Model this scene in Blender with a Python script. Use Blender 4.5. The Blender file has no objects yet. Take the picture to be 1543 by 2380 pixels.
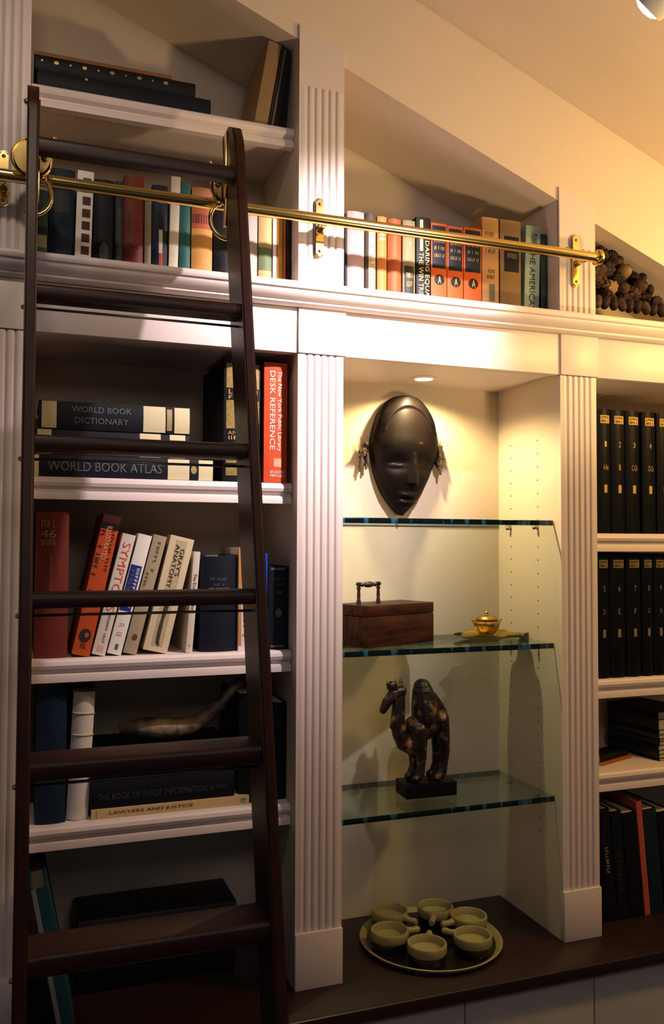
import bpy, bmesh, math, random
from mathutils import Vector, Matrix, Euler
random.seed(7)
PI = math.pi
SC = bpy.context.scene
COL = SC.collection
ZO = 1.64                      # floor is z = 0

# ------------------------------------------------------------------ camera
F = 1997.0
YAW, PIT, ROL = math.radians(19.882), math.radians(2.101), math.radians(0.22)
CAM = Vector((-0.5302, -1.6758, 0.0141 + ZO))
fw = Vector((math.sin(YAW) * math.cos(PIT), math.cos(YAW) * math.cos(PIT), math.sin(PIT)))
rt = Vector((math.cos(YAW), -math.sin(YAW), 0))
up = rt.cross(fw)
rt2 = rt * math.cos(ROL) + up * math.sin(ROL)
up2 = -rt * math.sin(ROL) + up * math.cos(ROL)
cd = bpy.data.cameras.new('camera')
cam = bpy.data.objects.new('camera', cd)
COL.objects.link(cam)
cam.matrix_world = Matrix(((rt2.x, up2.x, -fw.x, CAM.x), (rt2.y, up2.y, -fw.y, CAM.y),
                           (rt2.z, up2.z, -fw.z, CAM.z), (0, 0, 0, 1)))
cd.sensor_fit = 'VERTICAL'
cd.sensor_height = 36.0
cd.sensor_width = 24.0
cd.lens = F / 2380.0 * 36.0
cd.clip_start = 0.02
SC.camera = cam


def ray(px, py):
    return fw + rt2 * ((px - 771.5) / F) + up2 * ((1190 - py) / F)


def at(px, py, X=None, Y=None, Z=None):
    """the point of the place seen at a pixel of the photograph, on a plane of the place"""
    d = ray(px, py)
    if X is not None:
        t = (X - CAM.x) / d.x
    elif Y is not None:
        t = (Y - CAM.y) / d.y
    else:
        t = (Z - CAM.z) / d.z
    return CAM + d * t


def depth_of(p):
    return (p - CAM).dot(fw)


# ------------------------------------------------------------------ materials
MATS = {}


def mk(name, col, rough=0.5, metal=0.0, var=0.06, scale=30.0, bump=0.0, stretch=(1, 1, 1), col2=None, coat=0.0,
       spec=0.5, contrast=None):
    if name in MATS:
        return MATS[name]
    m = bpy.data.materials.new(name)
    m.use_nodes = True
    nt = m.node_tree
    b = nt.nodes['Principled BSDF']
    b.inputs['Roughness'].default_value = rough
    b.inputs['Metallic'].default_value = metal
    b.inputs['Specular IOR Level'].default_value = spec
    b.inputs['Coat Weight'].default_value = coat
    b.inputs['Coat Roughness'].default_value = 0.16
    tc = nt.nodes.new('ShaderNodeTexCoord')
    mp = nt.nodes.new('ShaderNodeMapping')
    mp.inputs['Scale'].default_value = stretch
    nt.links.new(tc.outputs['Object'], mp.inputs['Vector'])
    n = nt.nodes.new('ShaderNodeTexNoise')
    n.inputs['Scale'].default_value = scale
    n.inputs['Detail'].default_value = 4
    nt.links.new(mp.outputs['Vector'], n.inputs['Vector'])
    mx = nt.nodes.new('ShaderNodeMix')
    mx.data_type = 'RGBA'
    c2 = col2 if col2 else tuple(max(0, c * (1 - var * 2)) for c in col)
    mx.inputs['A'].default_value = (*col, 1)
    mx.inputs['B'].default_value = (*c2, 1)
    if contrast:
        rp = nt.nodes.new('ShaderNodeMapRange')
        rp.inputs['From Min'].default_value = contrast[0]
        rp.inputs['From Max'].default_value = contrast[1]
        nt.links.new(n.outputs['Fac'], rp.inputs['Value'])
        nt.links.new(rp.outputs['Result'], mx.inputs['Factor'])
    else:
        nt.links.new(n.outputs['Fac'], mx.inputs['Factor'])
    nt.links.new(mx.outputs['Result'], b.inputs['Base Color'])
    if bump:
        bp = nt.nodes.new('ShaderNodeBump')
        bp.inputs['Strength'].default_value = bump
        bp.inputs['Distance'].default_value = 0.002
        nt.links.new(n.outputs['Fac'], bp.inputs['Height'])
        nt.links.new(bp.outputs['Normal'], b.inputs['Normal'])
    MATS[name] = m
    return m


def emit(name, col, strength):
    m = bpy.data.materials.new(name)
    m.use_nodes = True
    b = m.node_tree.nodes['Principled BSDF']
    b.inputs['Base Color'].default_value = (*col, 1)
    b.inputs['Emission Color'].default_value = (*col, 1)
    b.inputs['Emission Strength'].default_value = strength
    return m


def glass_mat():
    m = bpy.data.materials.new('clear_green_glass')
    m.use_nodes = True
    nt = m.node_tree
    for n in list(nt.nodes):
        nt.nodes.remove(n)
    out = nt.nodes.new('ShaderNodeOutputMaterial')
    tr = nt.nodes.new('ShaderNodeBsdfTransparent')
    tr.inputs['Color'].default_value = (0.88, 0.945, 0.925, 1)
    gl = nt.nodes.new('ShaderNodeBsdfGlossy')
    gl.inputs['Roughness'].default_value = 0.01
    gl.inputs['Color'].default_value = (0.9, 1, 0.97, 1)
    lw = nt.nodes.new('ShaderNodeLayerWeight')
    pw = nt.nodes.new('ShaderNodeMath')
    pw.operation = 'POWER'
    pw.inputs[1].default_value = 4.2
    fr = nt.nodes.new('ShaderNodeMath')
    fr.operation = 'MULTIPLY_ADD'
    fr.inputs[1].default_value = 0.70
    fr.inputs[2].default_value = 0.035
    nt.links.new(lw.outputs['Facing'], pw.inputs[0])
    nt.links.new(pw.outputs[0], fr.inputs[0])
    mx = nt.nodes.new('ShaderNodeMixShader')
    nt.links.new(fr.outputs[0], mx.inputs['Fac'])
    nt.links.new(tr.outputs['BSDF'], mx.inputs[1])
    nt.links.new(gl.outputs['BSDF'], mx.inputs[2])
    nt.links.new(mx.outputs['Shader'], out.inputs['Surface'])
    return m


PAINT = (0.70, 0.615, 0.60)
M_PAINT = mk('white_paint', PAINT, 0.42, var=0.02, scale=60)
M_WALL = mk('wall_paint', (0.70, 0.60, 0.50), 0.75, var=0.03, scale=40)
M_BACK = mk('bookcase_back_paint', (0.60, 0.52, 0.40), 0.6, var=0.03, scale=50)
M_MAHOG = mk('mahogany', (0.052, 0.015, 0.008), 0.38, spec=0.2, col2=(0.012, 0.005, 0.004), scale=14, stretch=(6, 6, 0.5))
M_MAHOGX = mk('mahogany_across', (0.040, 0.012, 0.008), 0.42, spec=0.3, col2=(0.010, 0.005, 0.004), scale=14, stretch=(0.5, 6, 6))
M_COUNTER = mk('dark_counter_wood', (0.026, 0.009, 0.009), 0.36, spec=0.4, col2=(0.009, 0.005, 0.008), scale=10, stretch=(0.4, 8, 8), coat=0.1)
M_BRASS = mk('polished_brass', (0.80, 0.60, 0.22), 0.16, 1.0, var=0.06, scale=20)
M_GOLD = mk('gold_foil', (0.75, 0.52, 0.16), 0.35, 0.6, var=0.1, scale=90)
M_DIMGOLD = mk('dull_gold_ink', (0.33, 0.24, 0.10), 0.5, 0.2, var=0.1, scale=90)
M_STEEL = mk('steel_rod', (0.28, 0.29, 0.27), 0.35, 0.9, var=0.05)
M_GLASS = glass_mat()
M_GEDGE = mk('glass_edge_blue_glints', (0.002, 0.008, 0.011), 0.08, col2=(0.02, 0.10, 0.19), scale=34, stretch=(1, 0.2, 0.15), contrast=(0.55, 0.60))  # blue patches stand in for reflections, mixed into the edge colour
M_BLACK = mk('black_cloth', (0.005, 0.005, 0.007), 0.55, spec=0.2, var=0.2, scale=80)
M_NAVY = mk('navy_cloth', (0.006, 0.009, 0.020), 0.55, spec=0.2, var=0.2, scale=80)
M_NAVYB = mk('deep_navy_cloth', (0.004, 0.006, 0.014), 0.55, spec=0.2, var=0.2, scale=80)
M_BLUE = mk('dark_blue_cloth', (0.006, 0.020, 0.042), 0.55, spec=0.2, var=0.2, scale=60)
M_PAGES = mk('paper_pages', (0.66, 0.56, 0.40), 0.8, var=0.12, scale=200, stretch=(8, 1, 1))
M_CREAM = mk('cream_cover', (0.62, 0.52, 0.34), 0.5, var=0.05)
M_WHITE = mk('white_cover', (0.74, 0.70, 0.66), 0.45, var=0.03)
M_INKB = mk('black_ink', (0.012, 0.012, 0.014), 0.5)
M_INKW = mk('white_ink', (0.80, 0.74, 0.62), 0.5)
M_INKDIM = mk('dim_grey_ink', (0.10, 0.11, 0.10), 0.5)
M_INKR = mk('red_ink', (0.62, 0.10, 0.06), 0.5)
M_INKP = mk('pink_ink', (0.66, 0.36, 0.32), 0.5)
M_DOOR = mk('grey_door_paint', (0.42, 0.42, 0.40), 0.5, var=0.04)


# ------------------------------------------------------------------ object helpers
def link(name, me, mat=None, parent=None, smooth=False):
    o = bpy.data.objects.new(name, me)
    COL.objects.link(o)
    if mat:
        me.materials.append(mat)
    if smooth:
        for p in me.polygons:
            p.use_smooth = True
    if parent:
        o.parent = parent
    return o


def done(bm, name, mat=None, parent=None, smooth=False, auto=None, recalc=True):
    if recalc:
        bmesh.ops.recalc_face_normals(bm, faces=bm.faces)
    me = bpy.data.meshes.new(name)
    bm.to_mesh(me)
    bm.free()
    o = link(name, me, mat, parent, smooth or auto is not None)
    if auto is not None:
        me.set_sharp_from_angle(angle=math.radians(auto))
    return o


def thing(name, label, cat, loc=(0, 0, 0), rot=(0, 0, 0), group=None):
    o = bpy.data.objects.new(name, None)
    o.empty_display_size = 0.02
    COL.objects.link(o)
    o.location = loc
    o.rotation_euler = rot
    o['label'] = label
    o['category'] = cat
    if group:
        o['group'] = group
    return o


def tag(o, label, cat, group=None):
    o['label'] = label
    o['category'] = cat
    if group:
        o['group'] = group
    return o


def struct(o):
    o['kind'] = 'structure'
    return o


def add_box(bm, x0, x1, y0, y1, z0, z1):
    v = [bm.verts.new(p) for p in ((x0, y0, z0), (x1, y0, z0), (x1, y1, z0), (x0, y1, z0),
                                   (x0, y0, z1), (x1, y0, z1), (x1, y1, z1), (x0, y1, z1))]
    for f in ((0, 3, 2, 1), (4, 5, 6, 7), (0, 1, 5, 4), (1, 2, 6, 5), (2, 3, 7, 6), (3, 0, 4, 7)):
        bm.faces.new([v[i] for i in f])


def boxo(name, x0, x1, y0, y1, z0, z1, mat, parent=None, bev=0.0):
    bm = bmesh.new()
    add_box(bm, x0, x1, y0, y1, z0, z1)
    if bev:
        bmesh.ops.bevel(bm, geom=bm.edges[:], offset=bev, segments=2, profile=0.5, affect='EDGES')
    return done(bm, name, mat, parent, auto=35 if bev else None)


def add_prism(bm, pts, vec):
    """extrude a planar polygon (list of Vectors) along vec"""
    a = [bm.verts.new(p) for p in pts]
    b = [bm.verts.new(Vector(p) + vec) for p in pts]
    n = len(pts)
    bm.faces.new(a[::-1])
    bm.faces.new(b)
    for i in range(n):
        j = (i + 1) % n
        bm.faces.new((a[i], a[j], b[j], b[i]))


def prism_x(prof, x0, x1, name, mat, parent=None, auto=35):
    bm = bmesh.new()
    add_prism(bm, [Vector((x0, y, z)) for y, z in prof], Vector((x1 - x0, 0, 0)))
    return done(bm, name, mat, parent, auto=auto)


def prism_z(prof, z0, z1, name, mat, parent=None, auto=35):
    bm = bmesh.new()
    add_prism(bm, [Vector((x, y, z0)) for x, y in prof], Vector((0, 0, z1 - z0)))
    return done(bm, name, mat, parent, auto=auto)


def add_tube(bm, pts, radii, n=12, cap=True, flat=1.0):
    pts = [Vector(p) for p in pts]
    if not hasattr(radii, '__len__'):
        radii = [radii] * len(pts)
    rings = []
    prev = None
    for i, p in enumerate(pts):
        t = (pts[min(i + 1, len(pts) - 1)] - pts[max(i - 1, 0)]).normalized()
        if prev is None:
            ref = Vector((0, 0, 1)) if abs(t.z) < 0.9 else Vector((1, 0, 0))
            u = t.cross(ref).normalized()
        else:
            u = (prev - t * prev.dot(t)).normalized()
        prev = u
        w = t.cross(u)
        rings.append([bm.verts.new(p + (u * math.cos(2 * PI * k / n) + w * flat * math.sin(2 * PI * k / n)) * radii[i])
                      for k in range(n)])
    for a, b in zip(rings, rings[1:]):
        for k in range(n):
            bm.faces.new((a[k], a[(k + 1) % n], b[(k + 1) % n], b[k]))
    if cap:
        bm.faces.new(rings[0][::-1])
        bm.faces.new(rings[-1])


def add_lathe(bm, prof, c=(0, 0, 0), n=40, axis='Z', close=False):
    """prof: list of (radius, height) ; spun about an axis through c"""
    c = Vector(c)
    rings = []
    for r, h in prof:
        ring = []
        for k in range(n if r > 1e-6 else 1):
            a = 2 * PI * k / n
            x, y = r * math.cos(a), r * math.sin(a)
            if axis == 'Z':
                p = Vector((x, y, h))
            elif axis == 'Y':
                p = Vector((x, h, y))
            else:
                p = Vector((h, x, y))
            ring.append(bm.verts.new(c + p))
        rings.append(ring)
    prs = list(zip(rings, rings[1:]))
    if close:
        prs.append((rings[-1], rings[0]))
    for a, b in prs:
        if len(a) == 1 and len(b) == 1:
            continue
        for k in range(n):
            k2 = (k + 1) % n
            if len(a) == 1:
                bm.faces.new((a[0], b[k2], b[k]))
            elif len(b) == 1:
                bm.faces.new((a[k], a[k2], b[0]))
            else:
                bm.faces.new((a[k], a[k2], b[k2], b[k]))


def add_ball(bm, c, r, sx=1, sy=1, sz=1, n=16, rot=None):
    m = Matrix.Translation(Vector(c)) @ (rot.to_matrix().to_4x4() if rot else Matrix.Identity(4)) @ Matrix.Diagonal((r * sx, r * sy, r * sz, 1))
    bmesh.ops.create_uvsphere(bm, u_segments=n, v_segments=max(6, n // 2), radius=1.0, matrix=m)


_txt = {}


def text_mesh(s):
    """unit text: returns list of verts (x,y), faces, size"""
    if s not in _txt:
        cu = bpy.data.curves.new('t', 'FONT')
        cu.body = s
        cu.resolution_u = 2
        cu.size = 1.0
        o = bpy.data.objects.new('t', cu)
        COL.objects.link(o)
        dg = bpy.context.evaluated_depsgraph_get()
        dg.update()
        me = bpy.data.meshes.new_from_object(o.evaluated_get(dg))
        vs = [(v.co.x, v.co.y) for v in me.vertices]
        fs = [tuple(p.vertices) for p in me.polygons]
        bpy.data.objects.remove(o)
        bpy.data.curves.remove(cu)
        bpy.data.meshes.remove(me)
        x0 = min(v[0] for v in vs); x1 = max(v[0] for v in vs)
        y0 = min(v[1] for v in vs); y1 = max(v[1] for v in vs)
        _txt[s] = ([((x - x0) / (x1 - x0), (y - y0) / (y1 - y0)) for x, y in vs], fs)
    return _txt[s]


# ------------------------------------------------------------------ books
class Book:
    """upright book in its own frame: x across the spine, y into the shelf, z up; base corner/centre at the origin"""

    def __init__(s, label, w, h, d, mat, pages=M_PAGES, rnd=0.12, board=0.0025, group=None, x0=None, name='book', inset=0.003):
        s.w, s.h, s.d = w, h, d
        s.x0 = -w / 2 if x0 is None else x0
        s.sag = w * rnd
        s.root = thing(name, label, 'book', group=group)
        n = 9
        outer = [(s.x0 + w * i / (n - 1), s.sy(i / (n - 1))) for i in range(n)]
        t = min(board, w * 0.2)
        inner = [(s.x0 + t + (w - 2 * t) * i / (n - 1), s.sy(i / (n - 1)) + t) for i in range(n)]
        prof = [(s.x0, d)] + outer + [(s.x0 + w, d), (s.x0 + w - t, d)] + inner[::-1] + [(s.x0 + t, d)]
        bm = bmesh.new()
        lo = [bm.verts.new((x, y, 0)) for x, y in prof]
        hi = [bm.verts.new((x, y, h)) for x, y in prof]
        k = len(prof)
        for i in range(k):
            j = (i + 1) % k
            bm.faces.new((lo[i], lo[j], hi[j], hi[i]))
        # rims top and bottom (outer ring to inner ring)
        L = n + 2
        ou = list(range(0, L))          # back-left, spine..., back-right outer
        inn = [k - 1] + list(range(k - 2, L, -1)) + [L]
        inn = [k - 1] + [k - 2 - i for i in range(n)] + [L]
        for a in range(L - 1):
            for ring, rev in ((lo, False), (hi, True)):
                q = (ring[ou[a]], ring[ou[a + 1]], ring[inn[a + 1]], ring[inn[a]])
                try:
                    bm.faces.new(q[::-1] if rev else q)
                except ValueError:
                    pass
        done(bm, 'cover', mat, s.root, auto=40)
        boxo('page_block', s.x0 + t * 1.02, s.x0 + w - t * 1.02, s.sag + t + 0.0005, d - inset, inset, h - inset, pages, s.root)

    def sy(s, u):
        u = min(1, max(0, u))
        return s.sag * (2 * u - 1) ** 2

    def patch(s, u0, u1, v0, v1, mat, name='spine_band', off=0.0005):
        n = 8
        bm = bmesh.new()
        f, b = [], []
        for z in (v0 * s.h, v1 * s.h):
            for i in range(n + 1):
                u = u0 + (u1 - u0) * i / n
                f.append(bm.verts.new((s.x0 + u * s.w, s.sy(u) - off, z)))
                b.append(bm.verts.new((s.x0 + u * s.w, s.sy(u) + 0.0003, z)))
        m = n + 1
        for i in range(n):
            bm.faces.new((f[i], f[i + 1], f[m + i + 1], f[m + i]))
            bm.faces.new((f[i], b[i], b[i + 1], f[i + 1]))
            bm.faces.new((f[m + i], f[m + i + 1], b[m + i + 1], b[m + i]))
        bm.faces.new((f[0], f[m], b[m], b[0]))
        bm.faces.new((f[n], b[n], b[m + n], f[m + n]))
        done(bm, name, mat, s.root, auto=40)
        return s

    def ridge(s, v, mat, hh=0.004, out=0.0018):
        n = 8
        bm = bmesh.new()
        pts = [(s.x0 + s.w * i / n, s.sy(i / n) + 0.0004, v * s.h) for i in range(n + 1)]
        add_tube(bm, pts, hh / 2, 8)
        done(bm, 'raised_band', mat, s.root, smooth=True)
        return s

    def text(s, body, u0, u1, v0, v1, mat, o='h', name='title_lettering', off=0.0009):
        """o: 'h' upright, 'd' reading downward, 'u' reading upward"""
        vs, fs = text_mesh(body)
        bm = bmesh.new()
        out = []
        for x, y in vs:
            if o == 'h':
                u, v = u0 + (u1 - u0) * x, v0 + (v1 - v0) * y
            elif o == 'd':
                u, v = u0 + (u1 - u0) * y, v1 - (v1 - v0) * x
            else:
                u, v = u1 - (u1 - u0) * y, v0 + (v1 - v0) * x
            out.append(bm.verts.new((s.x0 + u * s.w, s.sy(u) - off, v * s.h)))
        for f in fs:
            try:
                bm.faces.new([out[i] for i in f])
            except ValueError:
                pass
        ob = done(bm, name, mat, s.root, recalc=False)
        return s

    def marks(s, u0, u1, v0, v1, mat, o='h', n=8, seed=1, off=0.0009):
        """a line of worn lettering too faint to read: broken strokes"""
        n = max(n, 5)
        rn = random.Random(seed * 31 + n)
        bm = bmesh.new()

        def put(a0, a1, c0, c1):
            q = []
            for x, y in ((a0, c0), (a1, c0), (a1, c1), (a0, c1)):
                if o == 'h':
                    u, v = u0 + (u1 - u0) * x, v0 + (v1 - v0) * y
                elif o == 'd':
                    u, v = u0 + (u1 - u0) * y, v1 - (v1 - v0) * x
                else:
                    u, v = u1 - (u1 - u0) * y, v0 + (v1 - v0) * x
                q.append(bm.verts.new((s.x0 + u * s.w, s.sy(u) - off, v * s.h)))
            bm.faces.new(q)
        cw = 1.0 / n
        for k in range(n):
            if rn.random() < 0.12:
                continue
            b0 = k * cw
            put(b0 + cw * 0.12, b0 + cw * 0.34, 0.0, 1.0)
            t = rn.random()
            if t < 0.45:
                put(b0 + cw * 0.34, b0 + cw * 0.78, 0.84, 1.0)
                put(b0 + cw * 0.34, b0 + cw * 0.70, 0.40, 0.56)
            elif t < 0.75:
                put(b0 + cw * 0.60, b0 + cw * 0.80, 0.0, 1.0)
            else:
                put(b0 + cw * 0.34, b0 + cw * 0.78, 0.0, 0.16)
        done(bm, 'title_lettering', mat, s.root, recalc=False)
        return s

    def disc(s, u, v, ru, rv, mat, name='emblem', off=0.0008):
        """oval emblem centred at u,v with half sizes in metres"""
        bm = bmesh.new()
        n = 24
        f = []
        b = []
        for k in range(n):
            a = 2 * PI * k / n
            x = s.x0 + u * s.w + ru * math.cos(a)
            z = v * s.h + rv * math.sin(a)
            yy = s.sy((x - s.x0) / s.w)
            f.append(bm.verts.new((x, yy - off, z)))
            b.append(bm.verts.new((x, yy + 0.0003, z)))
        c = bm.verts.new((s.x0 + u * s.w, s.sy(u) - off, v * s.h))
        for k in range(n):
            bm.faces.new((f[k], f[(k + 1) % n], c))
            bm.faces.new((f[k], b[k], b[(k + 1) % n], f[(k + 1) % n]))
        done(bm, name, mat, s.root)
        return s

    def place(s, loc, rot=(0, 0, 0)):
        s.root.location = loc
        s.root.rotation_euler = rot
        return s


def upright(label, pl, pr, pb, ptop, Y, Z, mat, tilt=0.0, d=0.17, zmax=None, **kw):
    """upright book measured in the photo: left/right at its foot, its top, on the shelf Z with the spine at Y"""
    xl = at(pl, pb, Y=Y).x + 0.0003
    xr = at(pr, pb, Y=Y).x - 0.0003
    zt = at((pl + pr) / 2 + math.tan(tilt) * (pb - ptop), ptop, Y=Y).z
    zt = min(zt, zcap(xl, Z))
    for p0, p1 in PILS[:3]:
        if xl < p0 < xr:
            xr = p0 - 0.0012
        if xl < p1 < xr:
            xl = p1 + 0.0012
    d = min(d, D - Y - 0.004)
    w = (xr - xl) * math.cos(tilt)
    h = (zt - Z) / math.cos(tilt) - (abs(math.sin(tilt)) * w * 0.5)
    if tilt > 0:
        b = Book(label, w, h, d, mat, x0=-w, **kw)
        b.place((xr, Y, Z), (0, tilt, 0))
    elif tilt < 0:
        b = Book(label, w, h, d, mat, x0=0, **kw)
        b.place((xl, Y, Z), (0, tilt, 0))
    else:
        b = Book(label, w, h, d, mat, **kw)
        b.place(((xl + xr) / 2, Y, Z))
    return b


def zcap(x, Z):
    rows = [CNT, S4, S3, S2, FASB + 0.041] if x < 0.05 else [CNT, R3, R2, R1, FASB + 0.041]
    for a, b_ in zip(rows, rows[1:]):
        if a - 0.01 < Z < b_ - 0.05:
            return b_ - 0.0465
    return 9.0


def lying(label, xl, xr, Y, z0, z1, mat, d=0.19, yaw=0.0, **kw):
    """book lying flat, spine facing the room; local z runs to the right"""
    w = z1 - z0 - 0.0004
    b = Book(label, w, xr - xl, d, mat, **kw)
    b.place((xl, Y, (z0 + z1) / 2), (0, PI / 2, yaw))
    return b


# ------------------------------------------------------------------ key dimensions
XB0, XB1, XC0, XC1, XA1 = 0.0, 0.10, 0.6353, 0.7342, -0.5271
XEND = 1.34
XST = XA1 - 0.10
D = 0.2742
LEDGE, FAST, FASB = 0.5443 + ZO, 0.5009 + ZO, 0.4067 + ZO
G1, G2, G3 = 0.0698 + ZO, -0.2145 + ZO, -0.5649 + ZO
CNT = -0.8821 + ZO
YS = 0.03


def zs(py, px, Y=YS):
    return at(px, py, Y=Y).z


S1 = (zs(192, 82) + zs(267, 528) + zs(293, 680)) / 3
S2 = (zs(1105, 75) + zs(1122, 670)) / 2
S3 = (zs(1532, 78) + zs(1515, 675)) / 2
S4 = (zs(1975, 82) + zs(1932, 590) + zs(1922, 680)) / 3 + 0.0445
R1 = (zs(1240, 1391) + zs(1240, 1543)) / 2
R2 = (zs(1624, 1391) + zs(1614, 1543)) / 2 + 0.043
R3 = (zs(1843, 1391) + zs(1824, 1543)) / 2 + 0.043
# slope of the room: the openings and the ceiling follow it
pA, pB = at(797, 150, Y=0.0), at(1290, 457, Y=0.0)
SL = (pB.z - pA.z) / (pB.x - pA.x)
SOFF = pA.z - SL * pA.x           # z = SOFF + SL*x


def soff(x):
    return SOFF + SL * x


c1, c2 = at(1049, 50, Y=0.0), at(1272, 201, Y=0.0)
CEIL = ((c1.z - SL * c1.x) + (c2.z - SL * c2.x)) / 2


def ceil(x):
    return CEIL + SL * x


print('SL', SL, 'SOFF', SOFF - ZO, 'CEIL', CEIL - ZO, 'S', S1 - ZO, S2 - ZO, S3 - ZO, S4 - ZO, R1 - ZO, R2 - ZO, R3 - ZO)

# ------------------------------------------------------------------ room
struct(boxo('floor', -2.6, 2.4, -3.4, D + 0.1, -0.04, 0.0, mk('floor_boards', (0.10, 0.05, 0.03), 0.5, col2=(0.05, 0.025, 0.015), scale=6, stretch=(0.5, 8, 8))))
bm = bmesh.new()
xa, xb = -1.3, 2.2
add_prism(bm, [Vector((xa, -3.4, ceil(xa))), Vector((xb, -3.4, ceil(xb))), Vector((xb, -3.4, ceil(xb) + 0.06)), Vector((xa, -3.4, ceil(xa) + 0.06))],
          Vector((0, 3.4 + D + 0.1, 0)))
struct(done(bm, 'ceiling', M_WALL))
bm = bmesh.new()      # sloping strip of wall between the openings and the ceiling
add_prism(bm, [Vector((xa, 0.006, soff(xa))), Vector((xb, 0.006, soff(xb))), Vector((xb, 0.006, ceil(xb))), Vector((xa, 0.006, ceil(xa)))], Vector((0, 0.05, 0)))
struct(done(bm, 'wall_back', M_WALL))

# ------------------------------------------------------------------ built-in bookcase
BC = thing('built_in_bookcase', 'white painted built-in bookcase with fluted pilasters under a sloping ceiling', 'bookcase', (0, 0, CNT))


def bc(o, sub=None):
    o.parent = sub or BC
    if not sub:
        o.matrix_parent_inverse = Matrix.Translation((0, 0, -CNT))
    return o


# side panels with the shelf-pin holes
def pin_mat():
    m = mk('white_side_paint', (0.68, 0.59, 0.48), 0.5, var=0.02, scale=60)
    nt = m.node_tree
    b = nt.nodes['Principled BSDF']
    src = b.inputs['Base Color'].links[0].from_socket
    tc = nt.nodes.new('ShaderNodeTexCoord')
    sp = nt.nodes.new('ShaderNodeSeparateXYZ')
    nt.links.new(tc.outputs['Object'], sp.inputs[0])

    def mth(op, a, bb=None):
        n = nt.nodes.new('ShaderNodeMath')
        n.operation = op
        for i, v in enumerate((a, bb)):
            if v is None:
                continue
            if isinstance(v, (int, float)):
                n.inputs[i].default_value = v
            else:
                nt.links.new(v, n.inputs[i])
        return n.outputs[0]
    zf = mth('SUBTRACT', mth('FRACT', mth('MULTIPLY', sp.outputs['Z'], 1 / 0.032)), 0.5)
    zz = mth('MULTIPLY', zf, 0.032)
    d2 = None
    for yy in (0.095, 0.215):
        dy = mth('SUBTRACT', sp.outputs['Y'], yy)
        r = mth('SQRT', mth('ADD', mth('MULTIPLY', dy, dy), mth('MULTIPLY', zz, zz)))
        d2 = r if d2 is None else mth('MINIMUM', d2, r)
    hole = mth('LESS_THAN', d2, 0.0022)
    below = mth('LESS_THAN', sp.outputs['Z'], FASB - 0.13)
    above = mth('GREATER_THAN', sp.outputs['Z'], CNT + 0.2)
    hole = mth('MULTIPLY', hole, mth('MULTIPLY', below, above))
    mx = nt.nodes.new('ShaderNodeMix')
    mx.data_type = 'RGBA'
    mx.inputs['B'].default_value = (0.05, 0.035, 0.02, 1)
    nt.links.new(hole, mx.inputs['Factor'])
    nt.links.new(src, mx.inputs['A'])
    nt.links.new(mx.outputs['Result'], b.inputs['Base Color'])
    return m


M_SIDE = pin_mat()
bc(boxo('back_panel', XST - 0.1, XEND + 0.1, D, D + 0.012, CNT, soff(XST) + 0.1, M_BACK))
PILS = ((XST, XA1), (XB0, XB1), (XC0, XC1), (XEND, XEND + 0.1))
for i, (x0, x1) in enumerate(PILS):
    # frame post and side panels, the top following the slope
    bm = bmesh.new()
    add_prism(bm, [Vector((x0, 0.010, CNT)), Vector((x1, 0.010, CNT)), Vector((x1, 0.010, max(soff(x1), LEDGE) + 0.012)), Vector((x0, 0.010, max(soff(x0), LEDGE) + 0.012))], Vector((0, D - 0.010, 0)))
    bc(done(bm, 'side_panel', M_SIDE))
    if i == 3:
        continue

    # reeded pilaster: cross-section in x,y
    def reeds(za, zb, name='pilaster'):
        w = x1 - x0
        prof = [(x0, 0.0100), (x0, 0.0)]
        nr = 6
        e = 0.0035
        p = (w - 2 * e) / nr
        for r in range(nr):
            a = x0 + e + r * p
            g = 0.0017
            prof += [(a + g * 0.2, 0.0030) if r else (a, 0.0)]
            for q in range(1, 6):
                t = q / 6
                prof.append((a + g + (p - 2 * g) * t, -0.0008 * math.sin(PI * t) - 0.0003))
            prof.append((a + p - g * 0.2, 0.0032) if r < nr - 1 else (a + p, 0.0))
        prof += [(x1, 0.0), (x1, 0.0100)]
        return bc(prism_z(prof, za, zb, name, M_PAINT, auto=25))
    zt = soff(x1) - 0.05
    top_flute = {0: 2.9, 1: at(745, 205, Y=0).z, 2: at(1340, 577, Y=0).z}[i]
    top_flute = min(top_flute, soff(x1) - 0.06)
    reeds(LEDGE, top_flute)
    # plain head above the flutes up to the slope
    bm = bmesh.new()
    add_prism(bm, [Vector((x0, 0.0, top_flute)), Vector((x1, 0.0, top_flute)), Vector((x1, 0.0, soff(x1) + 0.03)), Vector((x0, 0.0, soff(x0) + 0.03))], Vector((0, 0.0058, 0)))
    bc(done(bm, 'pilaster_head', M_PAINT))
    pz = at((687 + 797) / 2, 2162, Y=0).z
    reeds(pz, FASB - 0.002)
    bc(boxo('plinth_block', x0 - 0.0008, x1 + 0.0008, -0.006, 0.0098, CNT + 0.0002, pz, M_PAINT, bev=0.001))
    bc(boxo('corner_block', x0 + 0.0005, x1 + 0.0045, -0.0035, 0.0098, FASB, FAST, M_PAINT, bev=0.001))

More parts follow.
